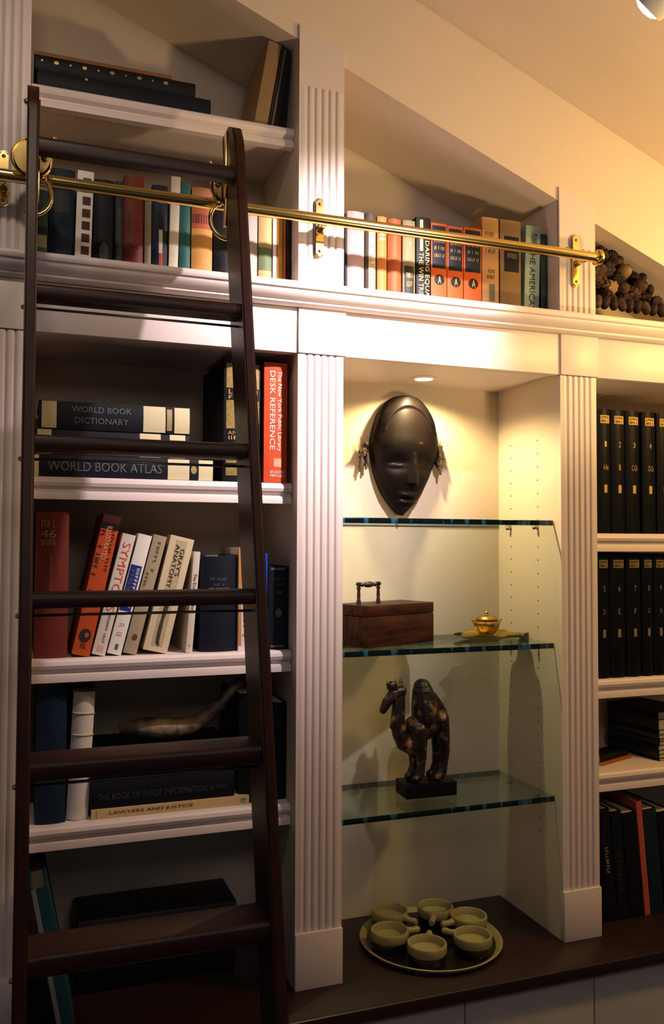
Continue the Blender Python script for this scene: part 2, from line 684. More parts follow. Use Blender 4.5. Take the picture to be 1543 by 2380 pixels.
# ledge with its moulding, and the fascia below it
prof = [(D, LEDGE - 0.024), (D, LEDGE), (-0.037, LEDGE), (-0.0405, LEDGE - 0.0015), (-0.0420, LEDGE - 0.005), (-0.0420, LEDGE - 0.011),
        (-0.0400, LEDGE - 0.0145), (-0.0355, LEDGE - 0.0155), (-0.0355, LEDGE - 0.019), (-0.0335, LEDGE - 0.0235), (-0.0285, LEDGE - 0.0285),
        (-0.0225, LEDGE - 0.0325), (-0.0175, LEDGE - 0.0345), (-0.0175, LEDGE - 0.0385), (-0.0120, LEDGE - 0.0425), (-0.0070, LEDGE - 0.0434),
        (0.0098, LEDGE - 0.0434), (0.0098, LEDGE - 0.024)]
bc(prism_x(prof, XST - 0.1, XEND + 0.1, 'ledge', M_PAINT, auto=30))
BAYS = ((XA1, XB0), (XB1, XC0), (XC1, XEND))
for a, b in BAYS:
    bc(boxo('fascia_board', a + 0.0048, b, 0.0022, 0.028, FASB, LEDGE - 0.0435, M_PAINT, bev=0.001))
    bc(boxo('bay_ceiling', a + 0.0003, b - 0.0003, 0.0285, D - 0.0003, FASB + 0.003, FASB + 0.022, M_PAINT))
    bm = bmesh.new()
    zA, zB = soff(a) + 0.004, soff(b) + 0.004
    add_prism(bm, [Vector((a, 0.0565, zA)), Vector((b, 0.0565, zB)), Vector((b, 0.0565, zB + 0.02)), Vector((a, 0.0565, zA + 0.02))], Vector((0, D - 0.0568, 0)))
    bc(done(bm, 'sloping_soffit', M_WALL))


def shelf(a, b, zt, th=0.0435):
    n = [(YS + 0.016, zt), (YS + 0.007, zt - 0.0008), (YS + 0.002, zt - 0.005), (YS + 0.0, zt - 0.0115), (YS + 0.002, zt - 0.018), (YS + 0.0070, zt - 0.0225),
         (YS + 0.0095, zt - 0.0245), (YS + 0.0095, zt - 0.0275), (YS + 0.0045, zt - 0.029), (YS + 0.003, zt - 0.034), (YS + 0.003, zt - th), (YS + 0.022, zt - th),
         (YS + 0.022, zt - 0.022), (D - 0.0004, zt - 0.022), (D - 0.0004, zt)]
    bc(prism_x(n, a + 0.0008, b - 0.0008, 'shelf_board', M_PAINT, auto=30))


for z in (S1, S2, S3, S4):
    shelf(XA1, XB0, z)
for z in (R1, R2, R3):
    shelf(XC1, XEND, z)

# ------------------------------------------------------------------ counter and base cabinets
YC = -0.1116
prof = [(D + 0.012, CNT - 0.028), (D + 0.012, CNT), (YC + 0.004, CNT), (YC + 0.001, CNT - 0.0015), (YC, CNT - 0.005), (YC, CNT - 0.022), (YC + 0.003, CNT - 0.027), (YC + 0.006, CNT - 0.028)]
ct = prism_x([(y, z - CNT) for y, z in prof], XST - 0.15, XEND + 0.15, 'countertop', M_COUNTER, auto=30)
ct.location = (0, 0, CNT)
tag(ct, 'long dark stained wooden countertop running under the bookcase bays', 'countertop')
CB = thing('base_cabinet', 'pale grey base cabinet row under the dark wooden countertop', 'cabinet', (0, 0, 0))
boxo('carcass', XST - 0.14, XEND + 0.14, -0.07, D, 0.0, CNT - 0.0285, M_DOOR, CB)
xs1, xs2 = at(1081, 2352, Y=-0.09).x, at(1381, 2288, Y=-0.09).x
dw = xs2 - xs1
k = -4
while xs1 + dw * k < XEND:
    x0 = xs1 + dw * k
    if x0 > XST - 0.14:
        boxo('door', x0 + 0.0015, min(x0 + dw, XEND + 0.14) - 0.0015, -0.090, -0.0705, 0.09, CNT - 0.034, M_DOOR, CB, bev=0.0015)
    k += 1

# ------------------------------------------------------------------ glass shelves
for zt, lab in ((G1, 'upper glass shelf right under the hanging mask'), (G2, 'middle glass shelf carrying the wooden box and gilt jar'),
                (G3, 'lower glass shelf carrying the camel figure')):
    t = thing('glass_shelf', lab, 'shelf', ((XB1 + XC0) / 2, 0.15, zt - 0.012), group='glass shelves in the middle bay')
    hw = (XC0 - XB1) / 2 - 0.0012
    boxo('glass_pane', -hw, hw, -0.118, 0.122, 0.0, 0.012, M_GLASS, t)
    boxo('polished_edge', -hw, hw, -0.1200, -0.1182, 0.0, 0.012, M_GEDGE, t, bev=0.0006)
    boxo('polished_edge', -hw, hw, 0.1222, 0.1236, 0.0, 0.012, M_GEDGE, t)
    for sx in (-1, 1):
        for yy in (-0.055, 0.065):
            bm = bmesh.new()
            add_tube(bm, [(sx * (hw + 0.0008), yy, -0.0042), (sx * (hw - 0.012), yy, -0.0042)], 0.004, 12)
            p = done(bm, 'shelf_pin', M_STEEL, BC, smooth=True)
            p.location = ((XB1 + XC0) / 2, 0.15, zt - 0.012 - CNT)

# ------------------------------------------------------------------ puck light in the middle bay
pc = at(985, 878, Z=FASB + 0.003)
PL = thing('recessed_light', 'small round recessed downlight glowing in the ceiling of the middle bay', 'light', (pc.x, pc.y, FASB + 0.003))
bm = bmesh.new()
add_lathe(bm, [(0.031, -0.0001), (0.030, -0.0035), (0.024, -0.005), (0.021, -0.0035), (0.021, -0.0001)], n=40, close=True)
done(bm, 'trim_ring', M_PAINT, PL, smooth=True)
bm = bmesh.new()
add_lathe(bm, [(0, -0.0032), (0.0208, -0.0022), (0.0208, -0.0002), (0, -0.0002)], n=40)
done(bm, 'lens', emit('lamp_lens', (1.0, 0.93, 0.80), 14.0), PL, smooth=True)

# ------------------------------------------------------------------ brass rail
YR = -0.060
zr = -0.002 + (at(745, 503, Y=YR).z + at(1100, 558, Y=YR).z + at(1300, 586, Y=YR).z + at(500, 474, Y=YR).z) / 4
xe = at(1385, 592, Y=YR).x
BR = thing('brass_rail', 'long polished brass ladder rail running across the pilasters above the ledge', 'rail', (0.05, 0, zr))
bm = bmesh.new()
add_tube(bm, [(XST - 0.15, YR, 0), (xe - 0.05, YR, 0)], 0.0112, 24)
done(bm, 'tube', M_BRASS, BR, auto=40)
bm = bmesh.new()
add_lathe(bm, [(0, 0.014), (0.013, 0.014), (0.0175, 0.011), (0.0185, 0.006), (0.0175, 0.001), (0.0128, 0), (0.0128, -0.004), (0.0115, -0.006), (0, -0.006)], c=(xe - 0.05, YR, 0), n=28, axis='X')
done(bm, 'end_cap', M_BRASS, BR, auto=40)
for px, y0, y1 in ((742, 461, 599), (1337, 546, 668), (8, 350, 480)):
    xx = at(px, (y0 + y1) / 2, Y=-0.005).x
    za, zb = at(px, y1, Y=-0.005).z - zr, at(px, y0, Y=-0.005).z - zr
    zm = (za + zb) / 2
    hh = (zb - za) / 2
    bm = bmesh.new()
    n = 12
    w2 = 0.0085
    pts = [Vector((xx - 0.05 + w2 * math.cos(a), -0.0022, zm + hh - w2 + w2 * math.sin(a))) for a in [PI * q / n for q in range(n + 1)]]
    pts += [Vector((xx - 0.05 + w2 * math.cos(a), -0.0022, zm - hh + w2 + w2 * math.sin(a))) for a in [PI + PI * q / n for q in range(n + 1)]]
    add_prism(bm, pts, Vector((0, -0.0065, 0)))
    bmesh.ops.bevel(bm, geom=[e for e in bm.edges if all(abs(v.co.y + 0.0087) < 1e-5 for v in e.verts)], offset=0.003, segments=3, affect='EDGES')
    br = done(bm, 'bracket', M_BRASS, BR, auto=50)
    bm = bmesh.new()
    add_tube(bm, [(xx - 0.05, -0.0085, 0), (xx - 0.05, -0.030, 0), (xx - 0.05, YR + 0.0115, 0)], [0.0095, 0.0065, 0.0075], 16)
    o = done(bm, 'post', M_BRASS, br, smooth=True)
    for sz in (zm + hh * 0.78, zm - hh * 0.80):
        bm = bmesh.new()
        add_lathe(bm, [(0, -0.0024), (0.0025, -0.0018), (0.0036, 0)], c=(xx - 0.05, -0.0087, sz), n=14, axis='Y')
        done(bm, 'screw', mk('dark_brass', (0.35, 0.2, 0.05), 0.3, 1.0), br, smooth=True)

# ------------------------------------------------------------------ ladder
XLI, XRI = -0.513, -0.178            # inner faces of the stiles
TH = 0.019
q1 = at(562, 700, X=XRI)
q2 = at(622, 1960, X=XRI)
LS = (q2.y - q1.y) / (q2.z - q1.z)     # front edge y per z (positive: lower is nearer)


def yf(z):
    return q1.y + LS * (z - q1.z)


b1 = at(532, 700, X=XRI)
LDEP = b1.y - yf(b1.z)
print('ladder front y at', q1, q2, 'slope', LS, 'depth', LDEP)
LDEP = min(max(LDEP, 0.07), 0.095)
ztop_r = at(545, 268, X=XRI).z
LD = thing('library_ladder', 'dark mahogany library ladder leaning on the brass rail at left', 'ladder', ((XLI + XRI) / 2, yf(0), 0))
LX, LY = LD.location.x, LD.location.y
ang = math.atan(-LS)


def ladder_pt(z, dy=0.0):
    return yf(z) + dy


for xi, sgn, zt in ((XLI, -1, ztop_r + 0.020), (XRI, 1, ztop_r + 0.006)):
    bm = bmesh.new()
    x0, x1 = (xi - TH, xi) if sgn < 0 else (xi, xi + TH)
    prof = [(yf(0.0), 0.0)]
    prof.append((yf(zt - 0.075), zt - 0.075))
    for q in range(1, 9):                    # rounded front corner at the head
        a = PI / 2 * q / 9
        prof.append((yf(zt - 0.075) + (LDEP - 0.012) * (1 - math.cos(a)), zt - 0.075 + 0.075 * math.sin(a)))
    prof += [(yf(zt) + LDEP - 0.006, zt), (yf(zt - 0.006) + LDEP, zt - 0.006), (yf(0.0) + LDEP, 0.0)]
    add_prism(bm, [Vector((x0 - LX, y - LY, z)) for y, z in prof], Vector((x1 - x0, 0, 0)))
    bmesh.ops.bevel(bm, geom=[e for e in bm.edges if abs(e.verts[0].co.x - e.verts[1].co.x) < 1e-6], offset=0.0035, segments=2, affect='EDGES')
    st = done(bm, 'stile', M_MAHOG, LD, auto=40)
# treads: front top edge measured near the left end; (pixel row, depth, thickness)
for py, td, TT in ((314, 0.022, 0.028), (657, 0.045, 0.023), (1009, 0.055, 0.024), (1379, 0.058, 0.023), (1772, 0.072, 0.028), (2222, 0.076, 0.030), (2760, 0.076, 0.030)):
    z = 2.0
    for _ in range(8):
        z = at(90, py, Y=yf(z) + 0.006).z
    yfz = yf(z - TT / 2) + 0.007
    print('tread', round(z - ZO, 3))
    pr = [(yfz + 0.006, z), (yfz + 0.0015, z - 0.003), (yfz, z - 0.008), (yfz, z - TT + 0.007), (yfz + 0.002, z - TT + 0.002), (yfz + 0.007, z - TT), (yfz + td - 0.002, z - TT), (yfz + td, z - TT + 0.004), (yfz + td, z - 0.004), (yfz + td - 0.004, z)]
    tr = prism_x([(y - LY, zz) for y, zz in pr], XLI + 0.0002 - LX, XRI - 0.0002 - LX, 'tread', M_MAHOGX, LD, auto=40)
    bm = bmesh.new()
    yy, zz = yfz + min(0.034, td * 0.6) - LY, z - TT - 0.012
    if py < 400:
        bm.free()
        continue
    add_tube(bm, [(XLI - LX, yy, zz), (XRI - LX, yy, zz)], 0.0022, 10)
    done(bm, 'tie_rod', M_STEEL, LD, smooth=True)
    for xx, s in ((XLI - TH, -1), (XRI + TH, 1)):
        bm = bmesh.new()
        add_lathe(bm, [(0, s * 0.0045), (0.003, s * 0.004), (0.0045, 0.0)], c=(xx - LX, yy, zz), n=14, axis='X')
        done(bm, 'nut', M_BRASS, LD, smooth=True)
# brass hooks and rollers holding the ladder to the rail
for xi, s in ((XLI, 1), (XRI, -1)):
    xi2 = xi + s * 0.0003
    za, zb = zr - 0.062, zr + 0.118
    hk = boxo('hook_plate', xi2 - LX if s > 0 else xi2 - 0.003 - LX, xi2 + 0.003 - LX if s > 0 else xi2 - LX, yf(zr) + LDEP - 0.024 - LY, yf(zr) + LDEP - 0.008 - LY, za, zb, M_BRASS, LD, bev=0.0006)
    # curved hook: over the rail and down behind, seen as a C below it
    bm = bmesh.new()
    xc = xi - s * TH / 2 - LX
    yb = yf(zr) + LDEP + 0.004 - LY
    pts = []
    for q in range(0, 15):
        a = -PI * 0.62 + PI * 1.24 * q / 14
        pts.append((xc + s * (0.034 * math.cos(a)), yb + 0.008, zr - 0.038 + 0.036 * math.sin(a)))
    add_tube(bm, pts, 0.0042, 10)
    done(bm, 'hook', M_BRASS, hk, smooth=True)
    bm = bmesh.new()
    add_lathe(bm, [(0.034, 0.0), (0.036, 0.003), (0.034, 0.007), (0.029, 0.0075), (0.027, 0.004), (0.010, 0.003), (0.0, 0.003), (0.0, -0.001), (0.030, -0.001)], c=(xc, yb + 0.002, zr + 0.026), n=36, axis='Y', close=False)
    done(bm, 'roller', M_BRASS, hk, auto=40)
    for dz, dx in ((0.062, 0.036), (0.028, 0.021), (-0.012, 0.020)):
        bm = bmesh.new()
        add_ball(bm, (xc + s * dx, yb - 0.004, zr + dz), 0.0062, n=14)
        done(bm, 'knob', M_BRASS, hk, smooth=True)
    bm = bmesh.new()
    add_ball(bm, (xi - s * (TH + 0.001) - LX, yf(zr + 0.13) + LDEP - 0.012 - LY, zr + 0.13), 0.0055, n=12)
    done(bm, 'bolt', M_BRASS, hk, smooth=True)

# ------------------------------------------------------------------ books on the ledge, left bay
YB = 0.046
C = lambda n, c, **k: mk(n, tuple(q ** 1.12 for q in c), k.pop('rough', 0.55), spec=0.25, **k)
G = 'books on the ledge of the left bay'
ZL = LEDGE + 0.0002


def lb(label, pl, pr, top, mat, tilt=0, d=0.17, **kw):
    pb = 587 + (pl + pr - 160) / 2 * 0.1
    return upright(label, pl, pr, pb, top, YB, ZL, mat, tilt, d, group=G, **kw)


b = lb('teal and tan patterned book beside the left ladder stile on the ledge', 74, 110, 440, C('teal_print', (0.05, 0.10, 0.11)))
b.patch(0.05, 0.95, 0.0, 0.17, C('brick_print', (0.22, 0.07, 0.05))).patch(0.05, 0.95, 0.24, 0.40, C('olive_print', (0.33, 0.30, 0.16)), 'spine_label').patch(0.05, 0.95, 0.42, 0.52, M_BLUE)
b = lb('wide navy cloth book left of the white picture-spine book', 111, 172, 391, M_BLUE, rnd=0.1)
b.patch(0.2, 0.8, 0.55, 0.75, C('worn_grey_print', (0.03, 0.035, 0.05)), 'spine_label')
b = lb('white book with a column of brown square pictures on its spine', 172.5, 211, 397, M_WHITE, tilt=math.radians(1.2), rnd=0.03)
for k in range(6):
    b.patch(0.36, 0.86, 0.03 + k * 0.125, 0.115 + k * 0.125, C('brown_photo', (0.13, 0.05, 0.045), var=0.4, scale=120), 'picture_panel')
b.patch(0.36, 0.86, 0.85, 0.93, C('green_photo', (0.08, 0.13, 0.10)), 'picture_panel')
b = lb('dark navy book with a faint grey emblem, right of the white picture-spine book', 217, 264, 417, M_NAVY)
b.disc(0.52, 0.22, 0.009, 0.018, C('grey_emblem_ink', (0.07, 0.085, 0.09)))
b = lb('narrow dark grey-blue book left of the rust red book', 266, 285, 420, C('slate_cloth', (0.03, 0.04, 0.045)))
b.patch(0.25, 0.75, 0.05, 0.7, C('slate_print', (0.055, 0.07, 0.065)), 'spine_label')
b = lb('broad rust red book between dark grey-blue and beige books', 286, 334, 407, C('rust_red', (0.17, 0.035, 0.022)))
b.marks(0.25, 0.75, 0.25, 0.62, C('rust_ink', (0.07, 0.02, 0.015)), 'd', n=5, seed=1)
b = lb('greyish beige slim book right of the rust red book', 335, 351, 440, C('grey_beige', (0.24, 0.20, 0.15)))
b = lb('navy book with a white and red stripe on the spine', 352, 389, 430, M_NAVY)
b.patch(0.44, 0.68, 0.27, 0.52, C('pale_stripe', (0.45, 0.43, 0.38)), 'spine_stripe').patch(0.46, 0.70, 0.03, 0.27, C('red_stripe', (0.35, 0.06, 0.05)), 'spine_stripe').patch(0.2, 0.8, 0.72, 0.93, M_BLUE)
b = lb('tall cream book left of the teal book', 391, 413, 402, C('pale_cream', (0.58, 0.52, 0.42)), tilt=math.radians(1.2), rnd=0.06)
b = lb('teal green cloth book between the cream and orange books', 416, 442, 424, C('teal_green', (0.02, 0.115, 0.105)))
b = lb('orange and yellow jacketed book left of the right ladder stile', 445, 494, 436, C('orange_yellow', (0.55, 0.29, 0.08)))
b.patch(0.0, 1.0, 0.57, 0.80, C('red_orange_print', (0.42, 0.12, 0.05)), 'spine_panel').patch(0.0, 1.0, 0.80, 1.0, C('tan_orange_print', (0.40, 0.19, 0.08)), 'spine_panel').patch(0.03, 0.9, 0.62, 0.72, C('maroon_print', (0.16, 0.04, 0.03)), 'spine_panel')
b = lb('black book behind the right ladder stile on the ledge', 497, 551, 470, M_BLACK)
b = lb('dusty pink-grey book just right of the ladder stile', 553, 599, 498, C('dusty_grey', (0.42, 0.35, 0.31)))
b = lb('tan and green jacketed book, second right of the ladder', 601, 632, 500, C('tan_jacket', (0.50, 0.38, 0.17)))
b.patch(0, 1, 0.26, 0.56, C('moss_green', (0.14, 0.19, 0.10)), 'spine_panel')
b = lb('thin white glossy book with a red edge near the pilaster', 634, 644, 505, M_WHITE)
b.patch(0.72, 1, 0.0, 1.0, M_INKR, 'spine_stripe')
b = lb('thin golden yellow book near the pilaster', 645, 657, 507, C('gold_yellow', (0.50, 0.32, 0.05)))
b = lb('very thin orange book next to the yellow one', 658, 664, 508, C('bright_orange', (0.50, 0.15, 0.03)))
b = lb('black book filling the end of the ledge against the pilaster', 665, 683, 512, M_BLACK, d=0.15)

# ------------------------------------------------------------------ books on the ledge, middle bay
G = 'books on the ledge of the middle bay'


def mb(label, pl, pr, top, mat, tilt=0, d=0.17, **kw):
    pb = 660 + (((pl + pr) / 2) - 800) * 0.112
    return upright(label, pl, pr, pb, top, YB, ZL, mat, tilt, d, group=G, **kw)


C_OR = C('vivid_orange', (0.55, 0.115, 0.025))
b = mb('slim black book against the pilaster at the left end of the middle ledge', 801, 807, 496, M_BLACK, d=0.15)
b = mb('plain pale mauve book near the left end of the middle ledge', 808, 848, 491, C('pale_mauve', (0.38, 0.30, 0.30)))
b.marks(0.4, 0.6, 0.62, 0.9, C('mauve_ink', (0.42, 0.33, 0.32)), 'd', n=8, seed=2)
b = mb('white and brown book with dark lettering right of the mauve book', 849.5, 875, 495, C('brown_black', (0.06, 0.04, 0.035)))
b.patch(0.28, 0.92, 0.0, 0.80, C('aged_cream', (0.60, 0.50, 0.36)), 'spine_label').marks(0.42, 0.80, 0.05, 0.75, C('sepia_ink', (0.22, 0.13, 0.07)), 'd', n=13, seed=3)
b = mb('orange-tan book with gilt lines', 877, 899.5, 503, C('orange_tan', (0.52, 0.20, 0.05)))
b.patch(0.2, 0.85, 0.72, 0.75, M_GOLD, 'gilt_line').patch(0.2, 0.85, 0.78, 0.80, M_GOLD, 'gilt_line')
b = mb('rust brown-orange book with a rounded spine', 903, 935, 508, C('rust_orange', (0.36, 0.10, 0.035)), rnd=0.2)
b = mb('olive grey book with a dark title label and gilt star', 937, 966, 512, C('olive_grey', (0.26, 0.23, 0.13)))
b.patch(0.12, 0.88, 0.13, 0.46, C('dark_label', (0.03, 0.028, 0.022)), 'spine_label').marks(0.25, 0.75, 0.22, 0.28, M_DIMGOLD, n=5, seed=4).marks(0.25, 0.75, 0.32, 0.38, M_DIMGOLD, n=5, seed=5).disc(0.55, 0.72, 0.003, 0.005, M_GOLD)
b = mb('black book with large yellow lettering down its spine', 968, 1000.5, 505, M_BLACK, rnd=0.05)
b.text('DARING EQUAL', 0.56, 0.93, 0.07, 0.74, C('yellow_ink', (0.72, 0.60, 0.30)), 'd').text('THE WIN TRIBE', 0.16, 0.48, 0.07, 0.60, C('yellow_ink', (0.7, 0.6, 0.3)), 'd').patch(0.24, 0.46, 0.62, 0.97, C('yellow_ink', (0.7, 0.6, 0.3)), 'spine_panel')
for pl, pr, tp, lab in ((1002, 1039, 519, 'left'), (1040, 1077, 527, 'middle'), (1078.5, 1120, 530, 'right')):
    b = mb('%s one of three matching orange books with navy panel and oval emblem' % {'left': 'leftmost', 'middle': 'centre', 'right': 'rightmost'}[lab], pl, pr, tp, C_OR, rnd=0.04)
    b.patch(0.08, 0.94, 0.47, 0.97, M_NAVY, 'title_panel')
    for q in range(4):
        b.marks(0.18, 0.84, 0.60 + q * 0.085, 0.64 + q * 0.085, M_DIMGOLD, n=8, seed=40 + q, off=0.0012)
    b.disc(0.52, 0.335, 0.0125, 0.0115, M_BLACK).text('A', 0.42, 0.62, 0.29, 0.38, M_GOLD, off=0.0014)
b = mb('light tan book with dark lettering right of the three orange books', 1121.5, 1160, 506, C('light_tan', (0.46, 0.27, 0.12)), rnd=0.04)
b.marks(0.15, 0.85, 0.80, 0.85, C('sepia_ink', (0.1, 0.06, 0.04)), n=6, seed=8).marks(0.2, 0.8, 0.63, 0.67, M_INKB, n=8, seed=9).marks(0.25, 0.75, 0.42, 0.46, M_INKB, n=6, seed=10).marks(0.25, 0.75, 0.36, 0.40, M_INKB, n=3, seed=11).patch(0.4, 0.75, 0.13, 0.31, C('grey_green_label', (0.12, 0.13, 0.09)), 'spine_label')
b = mb('brown-grey book with a square navy title panel', 1163.5, 1212, 512, C('brown_grey', (0.25, 0.165, 0.08)), rnd=0.04)
b.patch(0.18, 0.90, 0.46, 0.83, M_NAVYB, 'title_panel').marks(0.3, 0.8, 0.70, 0.75, M_DIMGOLD, off=0.0012, n=5, seed=12).marks(0.3, 0.8, 0.60, 0.65, M_DIMGOLD, off=0.0012, n=8, seed=13)
b = mb('pale teal book with dark vertical lettering leaning near the right end', 1218, 1252, 526, C('pale_teal', (0.32, 0.42, 0.38)), tilt=math.radians(1.8), rnd=0.03)
b.text('THE AMERICAS', 0.30, 0.68, 0.09, 0.76, C('teal_ink', (0.03, 0.05, 0.05)), 'd').marks(0.35, 0.75, 0.80, 0.92, C('teal_ink', (0.03, 0.05, 0.05)), 'd', n=3, seed=14)
b = mb('dark green book at the right end of the middle ledge', 1258, 1282, 545, C('dark_green', (0.02, 0.045, 0.04)), d=0.16)

# ------------------------------------------------------------------ top shelf, left bay
ZT = S1 + 0.0002
YT = 0.05
xr1, xr2, xr3 = at(490, 245, Y=YT).x, at(455, 203, Y=YT).x, at(400, 182, Y=YT).x
x0 = XA1 + 0.012
h1 = at(490, 231, Y=YT).z - ZT
h2 = at(455, 193, Y=YT).z - ZT
G = 'books lying on the top shelf'
b = lying('thick dark navy book lying flat at the bottom of the top-shelf pile', x0, xr1, YT, ZT, ZT + h1, M_NAVYB, d=0.2, group=G, rnd=0.08)
b.disc(0.12, 0.27, 0.003, 0.003, M_GOLD)
b = lying('black book with gilt spots along its spine, second in the top-shelf pile', x0 - 0.004, xr2, YT + 0.002, ZT + h1 + 0.0004, ZT + h2, M_BLACK, d=0.19, group=G, rnd=0.08)
for k in range(10):
    b.disc(0.38, 0.04 + k * 0.085, 0.0035 if k % 2 else 0.002, 0.0045 if k % 2 else 0.002, M_GOLD if k < 5 else M_DIMGOLD)
h3 = at(400, 177, Y=YT).z - ZT
b = lying('thin brown folder lying on top of the top-shelf pile', x0 - 0.006, xr3, YT + 0.004, ZT + h2 + 0.0004, ZT + max(h3, h2 + 0.008), C('brown_board', (0.22, 0.10, 0.035)), d=0.17, group=G, rnd=0.02)
G = 'books leaning at the right end of the top shelf'
tl = math.radians(9.5)


def tb(label, pl, pr, top, mat, tilt, d=0.17, yo=0.0, **kw):
    return upright(label, pl, pr, 283, top, YT + yo, ZT, mat, tilt, d, group=G, **kw)


tb('thick cream-brown book leaning right at the end of the top shelf', 590, 621, 98, C('cream_brown', (0.38, 0.25, 0.12)), tl, rnd=0.04)
tb('thin dark brown book leaning against the cream-brown one', 622, 628, 108, C('dark_brown', (0.04, 0.025, 0.018)), tl, rnd=0.04)
tb('thin pale-edged grey book leaning near the top shelf end', 629, 635, 116, C('grey_thin', (0.15, 0.12, 0.09)), tl, rnd=0.04)
tb('dark navy book leaning against the side panel on the top shelf', 636, 647, 122, M_NAVYB, tl, rnd=0.04)

# ------------------------------------------------------------------ second row, left bay : dictionaries
Z2 = S2 + 0.0002
Y2 = 0.052
G = 'big reference volumes lying in a pile'
za0 = Z2
za1 = at(300, 1062, Y=Y2).z
zb1 = at(300, 1003, Y=Y2).z
zc1 = at(300, 939, Y=Y2).z
CW = C('ivory_band', (0.60, 0.55, 0.36))


def vol(label, pxl, pxr, z0, z1, bands, yo, yaw):
    xl, xr = at(pxl, 1050, Y=Y2 + yo).x, at(pxr, 1050, Y=Y2 + yo).x
    L = xr - xl
    b = lying(label, xl, xr, Y2 + yo, z0, z1 - 0.0003, M_NAVYB, d=0.2, yaw=yaw, group=G, rnd=0.06)
    for p, q, m in bands:
        v0, v1 = (p - pxl) / (pxr - pxl), (q - pxl) / (pxr - pxl)
        b.patch(0.02, 0.98, v0, v1, m, 'spine_band')
    return b


b = vol('navy atlas with ivory bands lying at the bottom of the pile on the second shelf', 78, 496, za0, za1, ((80, 90, CW), (385, 437, CW), (460, 495, CW)), 0.0, 0.0)
b.text('WORLD BOOK ATLAS', 0.28, 0.72, 0.075, 0.70, M_INKDIM, 'u').disc(0.5, 0.885, 0.008, 0.006, M_DIMGOLD)
b = vol('navy volume with ivory bands in the middle of the pile behind a ladder tread', 80, 440, za1, zb1, ((86, 117, CW), (320, 370, CW), (392, 430, CW)), 0.006, 0.0)
b = vol('navy dictionary with ivory bands lying on top of the pile', 88, 441, zb1, zc1, ((95, 128, CW), (328, 381, CW), (403, 440, CW)), 0.003, 0.0)
b.text('WORLD BOOK', 0.16, 0.38, 0.21, 0.60, M_INKDIM, 'u').text('DICTIONARY', 0.56, 0.78, 0.23, 0.58, M_INKDIM, 'u').patch(0.1, 0.9, 0.84, 0.875, M_DIMGOLD, 'emblem')

# upright books, second row
G = 'upright books on the second shelf'
pb2 = 1118
b = upright('thick black book with gilt panels on its spine, half hidden by the ladder stile', 520, 607, pb2, 834, Y2 - 0.010, Z2, M_BLACK, 0, 0.222, group=G, rnd=0.08)
C_GP = C('gilt_panel', (0.42, 0.31, 0.11), var=0.35, scale=160)
for v0, v1 in ((0.76, 0.96), (0.43, 0.66), (0.05, 0.12), (0.15, 0.20)):
    b.patch(0.06, 0.94, v0, v1, C_GP, 'gilt_panel')
b.marks(0.1, 0.92, 0.71, 0.75, M_GOLD, n=6, seed=15).marks(0.1, 0.92, 0.67, 0.70, M_GOLD, n=6, seed=16).text('AND MAN', 0.1, 0.92, 0.38, 0.41, M_GOLD).marks(0.1, 0.92, 0.34, 0.37, M_GOLD, n=6, seed=17)
b = upright('bright red-orange desk reference book standing by the pilaster', 613, 667, pb2 + 3, 843, Y2 - 0.0155, Z2, C('red_orange', (0.60, 0.085, 0.02)), 0, 0.18, group=G, rnd=0.05)
b.text('The New York Public Library', 0.53, 0.76, 0.26, 0.93, M_INKW, 'd').text('DESK REFERENCE', 0.24, 0.46, 0.27, 0.93, M_INKW, 'd').patch(0.42, 0.75, 0.13, 0.20, C('pale_red_print', (0.75, 0.38, 0.25)), 'emblem')
b.marks(0.25, 0.88, 0.075, 0.098, M_INKW, n=8, seed=18).marks(0.25, 0.88, 0.045, 0.068, M_INKW, n=9, seed=19)
b = upright('black book squeezed between the red-orange reference and the side panel', 669, 681, pb2 + 3, 842, Y2 + 0.02, Z2, M_BLACK, 0, 0.16, group=G)

# ------------------------------------------------------------------ third row, left bay
Z3 = S3 + 0.0002
Y3 = 0.052
G = 'books on the third shelf'


def tr3(label, pl, pr, top, mat, tilt=0.0, d=0.17, pb=1516, yo=0.0, **kw):
    return upright(label, pl, pr, pb, top, Y3 + yo, Z3, mat, tilt, d, group=G, **kw)


C_RED = C('dark_red_cloth', (0.16, 0.025, 0.018))
b = tr3('large dark red book with a gilt design at the left end of the third shelf', 78, 157, 1189, C_RED, rnd=0.08)
b.marks(0.16, 0.60, 0.89, 0.94, M_DIMGOLD, n=3, seed=20).text('46', 0.16, 0.60, 0.82, 0.875, M_DIMGOLD).marks(0.16, 0.60, 0.765, 0.81, M_DIMGOLD, n=3, seed=21).patch(0.42, 0.52, 0.40, 0.70, C('worn_red', (0.21, 0.05, 0.035)), 'spine_label')
T = math.radians
b = tr3('orange illustrated book with black lettering leaning right', 164, 208, 1198, C('orange_cover', (0.47, 0.085, 0.018)), T(12.0), rnd=0.03)
b.patch(0, 1, 0.945, 1.0, C('dark_maroon', (0.07, 0.012, 0.010)), 'spine_panel').patch(0, 1, 0.90, 0.945, M_BLACK, 'spine_panel')
b.text('ILLUSTRATED', 0.36, 0.64, 0.68, 0.92, C('peach_ink', (0.75, 0.40, 0.25)), 'd').marks(0.68, 0.84, 0.60, 0.90, C('burnt_ink', (0.10, 0.03, 0.015)), 'd', n=12, seed=22).marks(0.06, 0.28, 0.55, 0.92, M_INKB, 'd', n=13, seed=23)
